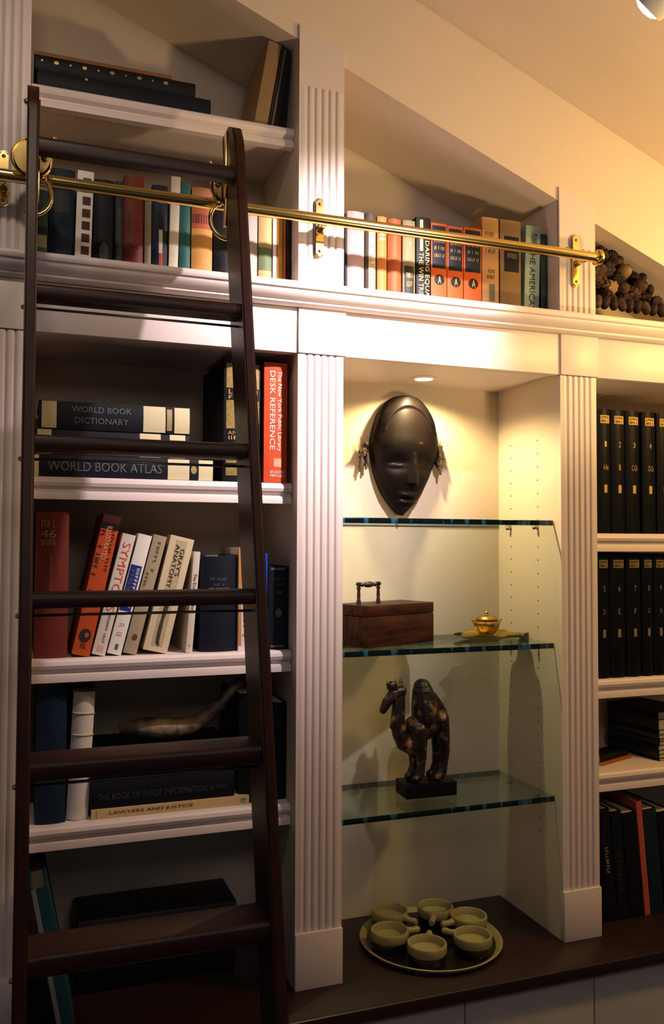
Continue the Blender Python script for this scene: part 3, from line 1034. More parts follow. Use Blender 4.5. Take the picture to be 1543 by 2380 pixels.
b.marks(0.1, 0.28, 0.35, 0.46, M_INKB, 'd', n=6, seed=24).marks(0.4, 0.58, 0.35, 0.46, M_INKB, 'd', n=6, seed=25).marks(0.7, 0.84, 0.36, 0.45, M_INKB, 'd', n=4, seed=26).disc(0.5, 0.14, 0.011, 0.013, M_INKB).disc(0.58, 0.145, 0.004, 0.005, C('orange_cover', (0.5, 0.1, 0.02)), off=0.0012).marks(0.35, 0.75, 0.05, 0.085, M_INKB, n=3, seed=27)
b = tr3('white book titled in big red letters, leaning right', 211, 244, 1242, C('warm_white', (0.66, 0.60, 0.52)), T(13.6), rnd=0.05)
b.text('SYMPTOMS', 0.22, 0.82, 0.36, 0.93, M_INKR, 'd').marks(0.5, 0.68, 0.10, 0.33, M_INKB, 'd', n=14, seed=28).patch(0.3, 0.75, 0.03, 0.08, M_INKP, 'emblem')
b = tr3('white book with a royal blue title box, leaning right', 247, 281, 1243, M_WHITE, T(14.0), rnd=0.05)
b.patch(0.04, 0.86, 0.36, 0.74, C('royal_blue', (0.02, 0.035, 0.26)), 'title_panel').marks(0.52, 0.74, 0.38, 0.72, M_INKW, 'd', off=0.0013, n=11, seed=29).marks(0.16, 0.40, 0.38, 0.70, M_INKDIM, 'd', off=0.0013, n=9, seed=30)
b.marks(0.3, 0.7, 0.15, 0.26, M_INKP, 'd', n=6, seed=31).patch(0.42, 0.66, 0.04, 0.085, M_INKDIM, 'emblem')
b = tr3('beige book with faint lettering and a brown dot, leaning right', 284, 317, 1245, C('beige_cover', (0.40, 0.33, 0.23)), T(14.0), rnd=0.05)
b.marks(0.42, 0.66, 0.68, 0.95, C('olive_ink', (0.16, 0.13, 0.08)), 'd', n=7, seed=32).marks(0.16, 0.34, 0.52, 0.68, C('olive_ink', (0.16, 0.13, 0.08)), 'd', n=4, seed=33).disc(0.55, 0.14, 0.005, 0.006, C('brown_dot', (0.16, 0.06, 0.03)))
b = tr3('thick cream anatomy book with a leg drawing, leaning right', 329, 388, 1249, M_CREAM, T(13.2), rnd=0.02)
b.patch(0.28, 0.74, 0.05, 0.97, C('cream_panel', (0.48, 0.41, 0.27)), 'title_panel').text("GRAY'S", 0.53, 0.71, 0.66, 0.90, M_INKB, 'd', off=0.0013).text('ANATOMY', 0.31, 0.48, 0.55, 0.93, M_INKB, 'd', off=0.0013)
# leg drawing on the spine: tapering thigh, calf and foot
bm = bmesh.new()
leg = [(0.46, 0.47), (0.62, 0.47), (0.60, 0.36), (0.54, 0.28), (0.55, 0.20), (0.50, 0.11), (0.60, 0.065), (0.56, 0.05), (0.43, 0.075), (0.41, 0.12), (0.40, 0.21), (0.43, 0.29), (0.42, 0.38)]
vs = [bm.verts.new((b.x0 + u * b.w, b.sy(u) - 0.0013, v * b.h)) for u, v in leg]
bm.faces.new(vs)
bmesh.ops.triangulate(bm, faces=bm.faces)
done(bm, 'leg_drawing', C('sepia_drawing', (0.10, 0.085, 0.055), var=0.4, scale=300), b.root)
b = tr3('thin white book with black lettering leaning lightly on the navy volume', 431, 447, 1282, C('warm_white', (0.66, 0.6, 0.52)), T(4.2), rnd=0.05)
b.text('The Doctors Index', 0.3, 0.75, 0.42, 0.78, M_INKB, 'd').text('7', 0.3, 0.7, 0.04, 0.08, M_INKP)
b = tr3('wide navy students dictionary with worn top edge', 465, 551, 1290, M_NAVY, 0, rnd=0.1)
b.marks(0.25, 0.72, 0.735, 0.765, M_INKDIM, n=7, seed=34).marks(0.36, 0.64, 0.68, 0.705, M_INKDIM, n=5, seed=35).text('STUDENTS', 0.22, 0.78, 0.625, 0.66, M_DIMGOLD).text('DICTIONARY', 0.24, 0.76, 0.58, 0.605, M_DIMGOLD)
b.patch(0.12, 0.45, 0.985, 1.0, C('worn_edge', (0.2, 0.19, 0.16)), 'worn_edge')
b = tr3('white and orange paperback half hidden by the ladder stile', 553, 585, 1272, M_WHITE, 0, rnd=0.02)
b.patch(0.0, 0.22, 0.05, 1.0, C('apricot', (0.60, 0.28, 0.10)), 'spine_stripe').marks(0.36, 0.62, 0.2, 0.62, C('brown_ink', (0.12, 0.05, 0.03)), 'd', n=8, seed=36).patch(0.3, 1, 0.14, 0.16, C('apricot', (0.60, 0.28, 0.10)), 'spine_stripe')
b = tr3('dark brown book barely showing above the navy dictionary', 588, 608, 1300, C('dark_brown', (0.04, 0.025, 0.018)), 0)
b = tr3('thin bright blue book just right of the ladder stile', 610, 621, 1286, C('bright_blue', (0.02, 0.06, 0.42)), 0, rnd=0.04)
b = tr3('navy book with gilt lines and a crest by the pilaster', 623, 679, 1316, M_NAVY, 0, rnd=0.06)
b.patch(0.12, 0.82, 0.955, 0.98, M_INKDIM, 'gilt_line').patch(0.12, 0.82, 0.03, 0.05, M_INKDIM, 'gilt_line').marks(0.24, 0.76, 0.83, 0.86, M_INKDIM, n=7, seed=37).marks(0.3, 0.7, 0.77, 0.79, M_INKDIM, n=6, seed=38).marks(0.36, 0.66, 0.67, 0.70, M_DIMGOLD, n=3, seed=39).disc(0.5, 0.44, 0.007, 0.009, M_INKDIM)

# ------------------------------------------------------------------ fourth row, left bay
Z4 = S4 + 0.0002
Y4 = 0.052
G = 'books on the fourth shelf'
b = upright('big dark blue book at the left end of the fourth shelf', 80, 152, 1905, 1600, Y4, Z4, M_BLUE, 0, 0.18, group=G, rnd=0.1)
b = upright('tall black book behind the white ribbed one', 160, 216, 1880, 1588, Y4 + 0.095, Z4, M_BLACK, 0, 0.11, group=G)
b = upright('white leather book with raised bands on its rounded spine', 153, 205, 1900, 1609, Y4 + 0.005, Z4, C('white_leather', (0.62, 0.58, 0.52), rough=0.35), T(2.6), 0.08, group=G, rnd=0.22)
for v in (0.66, 0.83):
    b.ridge(v, C('tan_leather', (0.55, 0.44, 0.28)), hh=0.005)
G = 'books lying in a pile on the fourth shelf'
xl = at(212, 1890, Y=Y4).x
xr = at(579, 1865, Y=Y4).x
z1 = at(400, 1866, Y=Y4).z
b = lying('cream paperback lying at the bottom of the fourth-shelf pile', xl, xr, Y4, Z4, z1, C('cream_tan', (0.60, 0.45, 0.24)), d=0.17, group=G, rnd=0.03)
b.text('LAWYERS AND JUSTICE', 0.25, 0.68, 0.11, 0.63, M_INKB, 'u').text('D', 0.3, 0.7, 0.945, 0.975, M_INKB, 'h').patch(0.0, 1, 0.03, 0.034, C('cream_line', (0.36, 0.25, 0.12)), 'spine_line')
z2 = at(380, 1806, Y=Y4).z
b = lying('dark blue-black book with faint lettering lying on the cream paperback', at(209, 1850, Y=Y4).x, at(546, 1840, Y=Y4).x, Y4 + 0.004, z1 + 0.0004, z2, M_NAVYB, d=0.17, group=G, rnd=0.05)
b.text('THE BOOK OF INSIDE INFORMATION', 0.45, 0.70, 0.05, 0.80, C('green_grey_ink', (0.065, 0.075, 0.055)), 'u').marks(0.5, 0.66, 0.82, 0.95, C('green_grey_ink', (0.06, 0.07, 0.05)), 'u', n=9, seed=40)
z3 = at(330, 1737, Y=Y4 + 0.03).z
b = lying('thick black book on top of the fourth-shelf pile under the horn', at(211, 1800, Y=Y4).x, at(540, 1780, Y=Y4).x, Y4 + 0.006, z2 + 0.0004, z3, M_BLACK, d=0.17, group=G, rnd=0.05)
G = 'books on the fourth shelf'
b = upright('wide black book behind the right ladder stile on the fourth shelf', 556, 633, 1880, 1612, Y4 + 0.006, Z4, M_BLACK, 0, 0.18, group=G)
b = upright('navy-black book against the side panel at the right end of the fourth shelf', 635, 681, 1875, 1632, Y4 + 0.01, Z4, M_NAVYB, 0, 0.18, group=G)

# horn lying on the pile
HY = Y4 + 0.06
hpts = [(277, 1716, 8), (300, 1712, 15), (335, 1709, 22), (375, 1712, 25), (415, 1712, 24), (452, 1700, 20), (490, 1674, 16), (528, 1636, 12), (562, 1596, 9)]
P = []
R = []
for px, py, r in hpts:
    p = at(px, py, Y=HY)
    rr = r * depth_of(p) / F
    P.append(p)
    R.append(rr)
lo = min(p.z - r * 1.0 for p, r in zip(P, R))
sh = z3 + 0.0055 - lo
base = P[3].copy()
HN = thing('animal_horn', 'curved brown animal horn resting on the pile of black books', 'horn', (base.x, HY, z3 + 0.0005))
# resample
PP, RR = [], []
for i in range(len(P) - 1):
    for q in range(4):
        t = q / 4
        p0, p1, p2, p3 = P[max(i - 1, 0)], P[i], P[i + 1], P[min(i + 2, len(P) - 1)]
        PP.append(0.5 * ((2 * p1) + (p2 - p0) * t + (2 * p0 - 5 * p1 + 4 * p2 - p3) * t * t + (3 * p1 - p0 - 3 * p2 + p3) * t ** 3))
        RR.append(R[i] + (R[i + 1] - R[i]) * t + 0.0007 * math.sin(i * 4 + q * 1.7))
PP.append(P[-1])
RR.append(R[-1])
bm = bmesh.new()
add_tube(bm, [p - Vector((base.x, HY, z3 + 0.0005 - sh)) for p in PP], RR, 20)
done(bm, 'horn_body', mk('horn_skin', (0.26, 0.19, 0.12), 0.5, col2=(0.030, 0.020, 0.015), scale=30, bump=0.5, contrast=(0.35, 0.65)), HN, auto=60)
bm = bmesh.new()
tip = PP[-1] - Vector((base.x, HY, z3 + 0.0005 - sh))
dr = (PP[-1] - PP[-3]).normalized()
add_tube(bm, [tip - dr * 0.004, tip + dr * 0.010, tip + dr * 0.020], [RR[-1] * 1.06, RR[-1] * 0.95, RR[-1] * 0.3], 16)
done(bm, 'horn_tip', mk('horn_black', (0.02, 0.017, 0.014), 0.35), HN, smooth=True)

# ------------------------------------------------------------------ bottom compartment, left bay
ZC = CNT + 0.0002
zc = at(330, 2064, Y=0.255).z
x0, x1 = XA1 + 0.115, at(548, 2100, Y=0.13).x
o = thing('storage_case', 'low black case standing at the back of the bottom left compartment', 'case', ((x0 + x1) / 2, 0.19, ZC))
hw = (x1 - x0) / 2
boxo('case_body', -hw, hw, -0.065, 0.065, 0, (zc - ZC) * 0.72, M_BLACK, o, bev=0.004)
boxo('case_lid', -hw - 0.001, hw + 0.001, -0.066, 0.066, (zc - ZC) * 0.72 + 0.0008, zc - ZC, mk('black_lid', (0.014, 0.012, 0.016), 0.5), o, bev=0.004)
# teal book leaning to the left at the front of the compartment
xb_ = at(126, 2300, Y=-0.045).x
b = Book('teal book with a white edge leaning left beside the ladder at the bottom', 0.028, 0.285, 0.20, C('teal_cover', (0.02, 0.085, 0.12)), pages=C('grey_pages', (0.12, 0.12, 0.11)), x0=0, rnd=0.03)
b.place((xb_ + 0.012, -0.045, ZC + 0.0005), (0, -math.radians(11), 0))
b.patch(0.02, 0.30, 0.0, 1.0, C('pale_grey_print', (0.30, 0.32, 0.33)), 'spine_stripe')

# ------------------------------------------------------------------ wooden mask on the back wall of the middle bay
MY = D - 0.0005
mk_s = 0.35


def mpt(zx, zy, Y):
    return at(780 + zx * mk_s, 840 + zy * mk_s, Y=Y)


YM = 0.252
mc = mpt(450, 600, YM)
msc = depth_of(mc) / F * mk_s
MK = thing('carved_mask', 'dark carved wooden face mask hanging on the back wall above the glass shelf', 'mask', (mc.x, MY, mc.z))
rows = [(232, 400, 520), (240, 372, 560), (260, 340, 590), (300, 303, 625), (350, 272, 655), (410, 250, 680), (470, 232, 695), (520, 222, 702), (570, 218, 703), (620, 222, 695),
        (680, 232, 678), (740, 246, 650), (800, 266, 622), (860, 292, 590), (900, 315, 566), (940, 345, 535), (975, 375, 500), (1000, 398, 470), (1016, 416, 448), (1024, 428, 436)]


def lerp_rows(y):
    for a, b in zip(rows, rows[1:]):
        if a[0] <= y <= b[0]:
            t = (y - a[0]) / (b[0] - a[0])
            t2 = t
            return a[1] + (b[1] - a[1]) * t2, a[2] + (b[2] - a[2]) * t2
    return rows[-1][1:]


def sstep(a, b, x):
    t = min(1, max(0, (x - a) / (b - a)))
    return t * t * (3 - 2 * t)


bm = bmesh.new()
NU, NV = 72, 110
grid = []
for j in range(NV + 1):
    yy = 232 + (1024 - 232) * j / NV
    l, r = lerp_rows(yy)
    cx_, hw_ = (l + r) / 2, (r - l) / 2
    row = []
    tall = math.sin(PI * min(1, max(0, (j / NV) * 0.93 + 0.05)))
    for i in range(NU + 1):
        s = -1 + 2 * i / NU
        s2 = math.sin(s * PI / 2)
        x = cx_ + hw_ * s2
        dp = 115 * (max(0, 1 - s2 * s2)) ** 0.55 * (0.35 + 0.65 * tall)
        # headband: raised rim round the top of the face
        if yy < 480:
            ex, ey = (x - 460) / 235.0, (yy - 560) / 330.0
            rr = math.sqrt(ex * ex + ey * ey)
            dp += 16 * sstep(0.74, 0.78, rr) * (1 - sstep(0.955, 1.0, rr)) * sstep(500, 400, yy) if yy > 400 else 16 * sstep(0.74, 0.78, rr) * (1 - sstep(0.97, 1.02, rr))
        # brow overhang and eye hollows
        dp += 10 * math.exp(-((yy - 560) / 60.0) ** 2) * (1 - abs(s2)) ** 0.5
        for exx in (-115, 120):
            dp -= 26 * math.exp(-((x - 478 - exx) / 75.0) ** 2 - ((yy - 690) / 48.0) ** 2)
            dp += 12 * math.exp(-((x - 478 - exx) / 50.0) ** 2 - ((yy - 700) / 14.0) ** 2)
        # nose: wedge growing downward
        if 620 < yy < 830:
            t = (yy - 620) / 195.0
            if t <= 1:
                wn = 10 + 36 * t
                dp += (8 + 58 * t) * max(0, 1 - abs(x - 480) / wn)
            else:
                dp += 66 * max(0, 1 - abs(x - 480) / 46) * max(0, 1 - (yy - 815) / 10)
        # mouth
        mx_ = (x - 465)
        dp += 16 * math.exp(-(mx_ / 75.0) ** 2 - ((yy - 895 + 0.0012 * mx_ * mx_) / 15.0) ** 2)
        dp += 15 * math.exp(-(mx_ / 70.0) ** 2 - ((yy - 940 - 0.0010 * mx_ * mx_) / 14.0) ** 2)
        dp -= 12 * math.exp(-(mx_ / 80.0) ** 2 - ((yy - 917) / 8.0) ** 2)
        row.append(bm.verts.new(((x - 450) * msc, -(dp + 4) * msc - 0.018, (600 - yy) * msc)))
    grid.append(row)
for j in range(NV):
    for i in range(NU):
        bm.faces.new((grid[j][i], grid[j + 1][i], grid[j + 1][i + 1], grid[j][i + 1]))
# back rim
rim = [grid[j][0] for j in range(NV + 1)] + [grid[NV][i] for i in range(1, NU + 1)] + [grid[j][NU] for j in range(NV - 1, -1, -1)] + [grid[0][i] for i in range(NU - 1, 0, -1)]
bk = [bm.verts.new((v.co.x * 0.98, -0.001, v.co.z * 0.985)) for v in rim]
for k in range(len(rim)):
    k2 = (k + 1) % len(rim)
    bm.faces.new((rim[k], bk[k], bk[k2], rim[k2]))
bm.faces.new(bk)
M_MASK = mk('black_brown_wood', (0.007, 0.004, 0.0035), 0.5, col2=(0.0025, 0.002, 0.0025), scale=25, stretch=(3, 3, 1), spec=0.06, coat=0.06)
done(bm, 'mask_face', M_MASK, MK, auto=70)
M_TUFT = mk('raffia_brown', (0.034, 0.015, 0.007), 0.8, var=0.3)
for cx_, cy_, nm, lab in ((172, 600, 16, 0), (710, 600, 22, 1)):
    bm = bmesh.new()
    rnd = random.Random(3 + lab)
    for q in range(nm):
        a = rnd.uniform(-1, 1)
        sx = cx_ + rnd.uniform(-22, 22)
        sy = cy_ + rnd.uniform(-50, 60)
        ex = sx + rnd.uniform(-25, 25) + (-18 if not lab else 12)
        ey = sy + rnd.uniform(30, 95)
        p0 = Vector(((sx - 450) * msc, -0.014 - rnd.random() * 0.01, (600 - sy) * msc))
        p1 = Vector(((ex - 450) * msc, -0.016 - rnd.random() * 0.01, (600 - ey) * msc))
        add_tube(bm, [p0, (p0 + p1) / 2 + Vector((rnd.uniform(-2, 2) * 1e-3, -0.002, 0)), p1], [0.003, 0.0042, 0.0026], 7)
    for q in range(7):
        add_ball(bm, ((cx_ + rnd.uniform(-25, 25) - 450) * msc, -0.018, (600 - cy_ - rnd.uniform(-45, 90)) * msc), 0.0055, n=8)
    # cord tying the tuft to the mask, and stray fibres
    ed = 225 if not lab else 700
    add_tube(bm, [((ed - 450) * msc, -0.012, (600 - 575) * msc), ((cx_ - 450) * msc, -0.014, (600 - 585) * msc)], 0.004, 7)
    for q in range(6):
        x0_, y0_ = cx_ + rnd.uniform(-15, 15), cy_ + rnd.uniform(-90, 70)
        add_tube(bm, [((cx_ - 450) * msc, -0.013, (600 - cy_) * msc), ((x0_ + (-25 if not lab else 35) * rnd.random() - 450) * msc, -0.013, (600 - y0_ - 30 * rnd.uniform(-1, 1)) * msc)], 0.0007, 5)
    o = done(bm, 'fibre_tassel', M_TUFT, MK, auto=60)

# ------------------------------------------------------------------ wooden box with turned handle
ZG = G2 + 0.0003
Bc = at(855, 1508, Z=ZG)
Cc = at(1008, 1491, Z=ZG)
v = (Cc - Bc)
v.z = 0
L = v.length
v.normalize()
n = Vector((-v.y, v.x, 0))
W = 0.105
print('box corner', Bc, Cc, 'len', L, 'left reach', (Bc + n * W).x)
if (Bc + n * W).x < XB1 + 0.004:
    W = (Bc.x - XB1 - 0.004) / -n.x
zt = at(1008, 1399, X=Cc.x).z - ZG
WB = thing('wooden_box', 'reddish brown wooden box with a turned handle on the middle glass shelf', 'box', (Bc.x, Bc.y, ZG), (0, 0, math.atan2(v.y, v.x)))
M_BOX = mk('reddish_box_wood', (0.050, 0.013, 0.006), 0.45, spec=0.15, col2=(0.010, 0.004, 0.003), scale=11, stretch=(0.8, 6, 7), contrast=(0.35, 0.65))
hl = zt * 0.73
boxo('box_body', 0, L, 0, W, 0, hl, M_BOX, WB, bev=0.0015)
boxo('lid', 0, L, 0, W, hl + 0.0008, zt, M_BOX, WB, bev=0.0015)
xs = (L * 0.5 - 0.033, L * 0.5 + 0.033)
pxl = at(840, 1405, Z=ZG + zt)
inv = Matrix.Rotation(-math.atan2(v.y, v.x), 3, 'Z')
mid = W * 0.5
hz = at(872, 1357, Y=(Bc + v * L * 0.5 + n * W * 0.5).y).z - ZG
l0 = (inv @ (at(840, 1380, Y=(Bc + n * mid).y) - Bc)).x
l1 = (inv @ (at(904, 1380, Y=(Bc + n * mid).y) - Bc)).x
M_DK = mk('ebony_wood', (0.020, 0.011, 0.009), 0.35)
hd = thing('tmp', '', '')
bpy.data.objects.remove(hd)
bm = bmesh.new()
for xx in (l0, l1):
    h = hz - zt
    add_lathe(bm, [(0, zt), (0.0055, zt), (0.0055, zt + 0.006), (0.0036, zt + 0.012), (0.0042, zt + h * 0.45), (0.0034, zt + h * 0.72), (0.0052, zt + h * 0.82), (0.0036, zt + h * 0.90), (0.0068, zt + h), (0.0055, zt + h + 0.005), (0, zt + h + 0.0065)], c=(xx, mid, 0), n=16)
hs = l1 - l0
pr = [(0.0028, 0), (0.003, 0.1), (0.0055, 0.16), (0.0032, 0.22), (0.0062, 0.36), (0.0070, 0.5), (0.0062, 0.64), (0.0032, 0.78), (0.0055, 0.84), (0.003, 0.9), (0.0028, 1.0)]
add_lathe(bm, [(0, 0.0)] + [(r, t * hs) for r, t in pr] + [(0, hs)], c=(l0, mid, hz), n=16, axis='X')
done(bm, 'handle', M_DK, WB, auto=60)
bm = bmesh.new()
add_lathe(bm, [(0, -0.0008), (0.003, -0.0008), (0.004, 0)], c=(L * 0.5, 0, hl * 0.8), n=14, axis='Y')
done(bm, 'keyhole_plate', M_DK, WB)

# ------------------------------------------------------------------ gilt jar on a leaf dish
tc_ = at(1147, 1484, Z=ZG)
sc = depth_of(tc_) / F
GD = thing('leaf_dish', 'flat gilt leaf-shaped dish on the middle glass shelf under the small jar', 'dish', (tc_.x, tc_.y, ZG))
M_GILT = mk('antique_gilt', (0.62, 0.40, 0.10), 0.32, 0.95, var=0.3, scale=70, bump=0.3)
bm = bmesh.new()
RX, RY = 91 * sc, 0.055
nr, na = 9, 72
top, bot = [], []
for i in range(nr + 1):
    t = i / nr
    rt_, rb_ = [], []
    for k in range(na):
        a = 2 * PI * k / na
        w_ = 1 + 0.10 * math.cos(5 * a) * t + 0.05 * math.cos(11 * a + 1) * t
        if abs(math.cos(a)) > 0.93:
            w_ *= 1 + 0.10 * t
        x, y = RX * 0.93 * w_ * t * math.cos(a), RY * w_ * t * math.sin(a)
        z = 0.0025 + 0.009 * t ** 3 + 0.0035 * t * t * math.cos(6 * a + 0.7) + 0.001 * t * math.cos(17 * a)
        z = max(z, 0.0022)
        rt_.append(bm.verts.new((x, y, z + 0.0015)))
        rb_.append(bm.verts.new((x, y, z - 0.0015)))
    top.append(rt_)
    bot.append(rb_)
for ring, rev in ((top, False), (bot, True)):
    for i in range(nr):
        for k in range(na):
            k2 = (k + 1) % na
            q = (ring[i][k], ring[i + 1][k], ring[i + 1][k2], ring[i][k2])
            if i == 0:
                pass
            bm.faces.new(q[::-1] if rev else q)
for k in range(na):
    k2 = (k + 1) % na
    bm.faces.new((top[nr][k], bot[nr][k], bot[nr][k2], top[nr][k2]))
bmesh.ops.remove_doubles(bm, verts=bm.verts, dist=1e-5)
done(bm, 'dish_plate', M_GILT, GD, auto=60)
bm = bmesh.new()
add_lathe(bm, [(0.020, 0.0008), (0.020, 0.0003), (0.012, 0.0), (0, 0.0)], n=20)
done(bm, 'foot', M_GILT, GD)
jz = ZG + 0.0048
jc = at(1131, 1470, Y=tc_.y + 0.004)
JR = thing('lidded_jar', 'small gilt lidded jar with two side handles standing on the leaf dish', 'jar', (jc.x, jc.y, jz))
k_ = 31 * sc / 0.028
pf = [(0, 0), (0.015, 0), (0.016, 0.002), (0.0125, 0.004), (0.018, 0.010), (0.024, 0.019), (0.0275, 0.029), (0.0275, 0.034), (0.0245, 0.038), (0.0262, 0.0405), (0.0225, 0.0405), (0.020, 0.036), (0, 0.036)]
bm = bmesh.new()
add_lathe(bm, [(r * k_, z) for r, z in pf], n=36)
done(bm, 'jar_body', M_GILT, JR, auto=50)
bm = bmesh.new()
add_lathe(bm, [(0, 0.0408), (0.0215 * k_, 0.0408), (0.0225 * k_, 0.0425), (0.0205 * k_, 0.0465), (0.013 * k_, 0.051), (0.006 * k_, 0.0525), (0.0035 * k_, 0.054), (0.0035, 0.056), (0.0052, 0.0585), (0.0035, 0.061), (0, 0.062)], n=32)
done(bm, 'lid', M_GILT, JR, auto=50)
for s in (-1, 1):
    bm = bmesh.new()
    add_tube(bm, [(s * 0.0255 * k_, 0, 0.030), (s * 0.0315 * k_, 0, 0.0335), (s * 0.0325 * k_, 0, 0.039), (s * 0.0345 * k_, 0, 0.0425)], [0.0022, 0.002, 0.002, 0.0028], 10)
    done(bm, 'handle', M_GILT, JR, smooth=True)

# ------------------------------------------------------------------ camel figure
ZK = G3 + 0.0003
A_, B_, C_ = at(910.5, 1841, Z=ZK), at(944.5, 1859, Z=ZK), at(1062, 1848, Z=ZK)
v = C_ - B_
v.z = 0
LB = v.length
v.normalize()
nn = Vector((-v.y, v.x, 0))
WBk = max(0.05, (A_ - B_).dot(nn))
PH = at(1062, 1816, X=C_.x, ).z - ZK
print('plinth', LB, WBk, PH)
CM = thing('camel_figure', 'dark bronze-coloured one-humped camel figure on a black plinth', 'figurine', (B_.x, B_.y, ZK), (0, 0, math.atan2(v.y, v.x)))
boxo('plinth', 0, LB, 0, WBk, 0, PH, mk('black_plinth', (0.005, 0.004, 0.005), 0.4, spec=0.15), CM, bev=0.0012)
pcen = B_ + v * LB / 2 + nn * WBk / 2
ks = 0.35 * depth_of(pcen) / F
cy = pcen.y
org = at(780 + 560 * 0.35, 1540 + 780 * 0.35, Y=cy)


def cp(zx, zy, dyp=0):
    return Vector(((zx - 560 + 0.47 * dyp) * ks, dyp * ks, (795 - zy) * ks))


bm = bmesh.new()


def limb(pts, dyp=0.0, flat=1.0):
    P_ = [cp(p[0], p[1], dyp if len(p) < 4 else p[3]) for p in pts]
    R_ = [p[2] * ks for p in pts]
    add_tube(bm, P_, R_, 14)
    for p, r in zip(P_, R_):
        add_ball(bm, p, r, n=14)


limb([(408, 240, 40), (402, 320, 46), (398, 400, 50), (410, 470, 50), (440, 535, 52), (500, 560, 60)])
limb([(420, 195, 40), (370, 210, 40), (320, 262, 34), (293, 312, 25)])
add_ball(bm, cp(352, 158), 34 * ks, n=12)
for ex, dyp in ((383, -22), (420, 22)):
    add_tube(bm, [cp(ex, 175, dyp), cp(ex, 140, dyp), cp(ex - 2, 108, dyp)], [14 * ks, 13 * ks, 4 * ks], 10)
for dx, dyy in ((330, -18), (345, 0), (365, -10)):
    add_ball(bm, cp(dx, 140, dyy), 15 * ks, n=10)
limb([(515, 430, 68), (590, 450, 78), (680, 410, 70)])
limb([(505, 520, 55), (530, 470, 70)])
limb([(605, 370, 100), (592, 285, 90), (580, 215, 74), (575, 178, 60)])
limb([(640, 250, 46), (685, 310, 46), (720, 345, 36)])
# near front leg, far front leg
limb([(556, 450, 54), (560, 540, 49), (568, 620, 35), (566, 690, 29), (558, 735, 33)], -38)
add_ball(bm, cp(580, 622, -46), 28 * ks, n=12)
limb([(552, 752, 30), (524, 764, 27)], -42)
limb([(518, 530, 61), (518, 610, 44), (520, 690, 34), (508, 738, 37)], 34)
limb([(500, 752, 32), (474, 762, 27)], 34)
# near hind leg, far hind leg
limb([(715, 385, 54), (728, 460, 46), (738, 545, 39), (744, 596, 33), (732, 680, 29), (722, 738, 32)], -36)
add_ball(bm, cp(748, 594, -42), 27 * ks, n=12)
limb([(714, 752, 30), (688, 764, 27)], -38)
limb([(700, 470, 52), (692, 560, 45), (690, 620, 37), (684, 695, 33), (668, 740, 35)], 34)
limb([(658, 752, 30), (632, 762, 27)], 34)
add_tube(bm, [cp(745, 340), cp(766, 400), cp(762, 470)], [12 * ks, 9 * ks, 6 * ks], 10)
# loops hanging on the throat
limb([(365, 360, 16), (356, 420, 15)], -20)
me = bpy.data.meshes.new('camel_raw')
bm.to_mesh(me)
bm.free()
tmp = bpy.data.objects.new('camel_raw', me)
COL.objects.link(tmp)
rm = tmp.modifiers.new('r', 'REMESH')
rm.mode = 'VOXEL'
rm.voxel_size = 0.0016
sm = tmp.modifiers.new('s', 'SMOOTH')
sm.iterations = 3
sm.factor = 0.5
dg = bpy.context.evaluated_depsgraph_get()
dg.update()
cme = bpy.data.meshes.new_from_object(tmp.evaluated_get(dg))
bpy.data.objects.remove(tmp)
cme.materials.clear()


def camel_mat():
    m = mk('aged_bronze', (0.028, 0.018, 0.016), 0.36, 0.15, col2=(0.010, 0.008, 0.010), scale=60, bump=0.8)
    nt = m.node_tree
    b = nt.nodes['Principled BSDF']
    src = b.inputs['Base Color'].links[0].from_socket
    ge = nt.nodes.new('ShaderNodeNewGeometry')
    tc = nt.nodes.new('ShaderNodeTexCoord')
    no = nt.nodes.new('ShaderNodeTexNoise')
    no.inputs['Scale'].default_value = 42
    nt.links.new(tc.outputs['Object'], no.inputs['Vector'])
    mr = nt.nodes.new('ShaderNodeMapRange')
    mr.inputs['From Min'].default_value = 0.56
    mr.inputs['From Max'].default_value = 0.68
    nt.links.new(no.outputs['Fac'], mr.inputs['Value'])
    mx = nt.nodes.new('ShaderNodeMix')
    mx.data_type = 'RGBA'
    mx.inputs['B'].default_value = (0.26, 0.13, 0.05, 1)
    nt.links.new(mr.outputs['Result'], mx.inputs['Factor'])
    nt.links.new(src, mx.inputs['A'])
    nt.links.new(mx.outputs['Result'], b.inputs['Base Color'])
    return m


co = link('camel_body', cme, camel_mat(), CM, smooth=True)
zmin = min(v_.co.z for v_ in cme.vertices)
xm = [v_.co.x for v_ in cme.vertices]
R_ = Matrix.Rotation(-math.atan2(v.y, v.x), 3, 'Z')
loc = R_ @ (Vector((org.x, cy, 0)) - Vector((B_.x, B_.y, 0)))
co.location = (loc.x, loc.y, PH - zmin - 0.0006)
co.rotation_euler = (0, 0, -math.atan2(v.y, v.x))

# ------------------------------------------------------------------ platter with six ramekins
M_OLIVE = mk('olive_cream_glaze', (0.34, 0.30, 0.14), 0.4, var=0.12, scale=120)
M_DGLAZE = mk('dark_brown_glaze', (0.010, 0.007, 0.009), 0.3, var=0.1)
pcn = at(1000, 2162, Z=ZC + 0.012)
RP = (at(1168, 2155, Z=ZC + 0.012) - at(832, 2155, Z=ZC + 0.012)).length / 2
pcn = Vector((0.352, 0.100, ZC))
RP = 0.160
PT = thing('serving_platter', 'round olive-rimmed platter holding six small handled dishes on the counter', 'platter', (pcn.x, pcn.y, ZC))
print('platter', pcn, RP)
bm = bmesh.new()
add_lathe(bm, [(RP * 0.905, 0.0052), (RP * 0.915, 0.0062), (RP * 0.95, 0.0105), (RP * 0.985, 0.0135), (RP, 0.0125), (RP * 0.99, 0.009), (RP * 0.94, 0.002), (RP * 0.905, 0.0)], n=80, close=True)
done(bm, 'rim', M_OLIVE, PT, auto=50)
bm = bmesh.new()
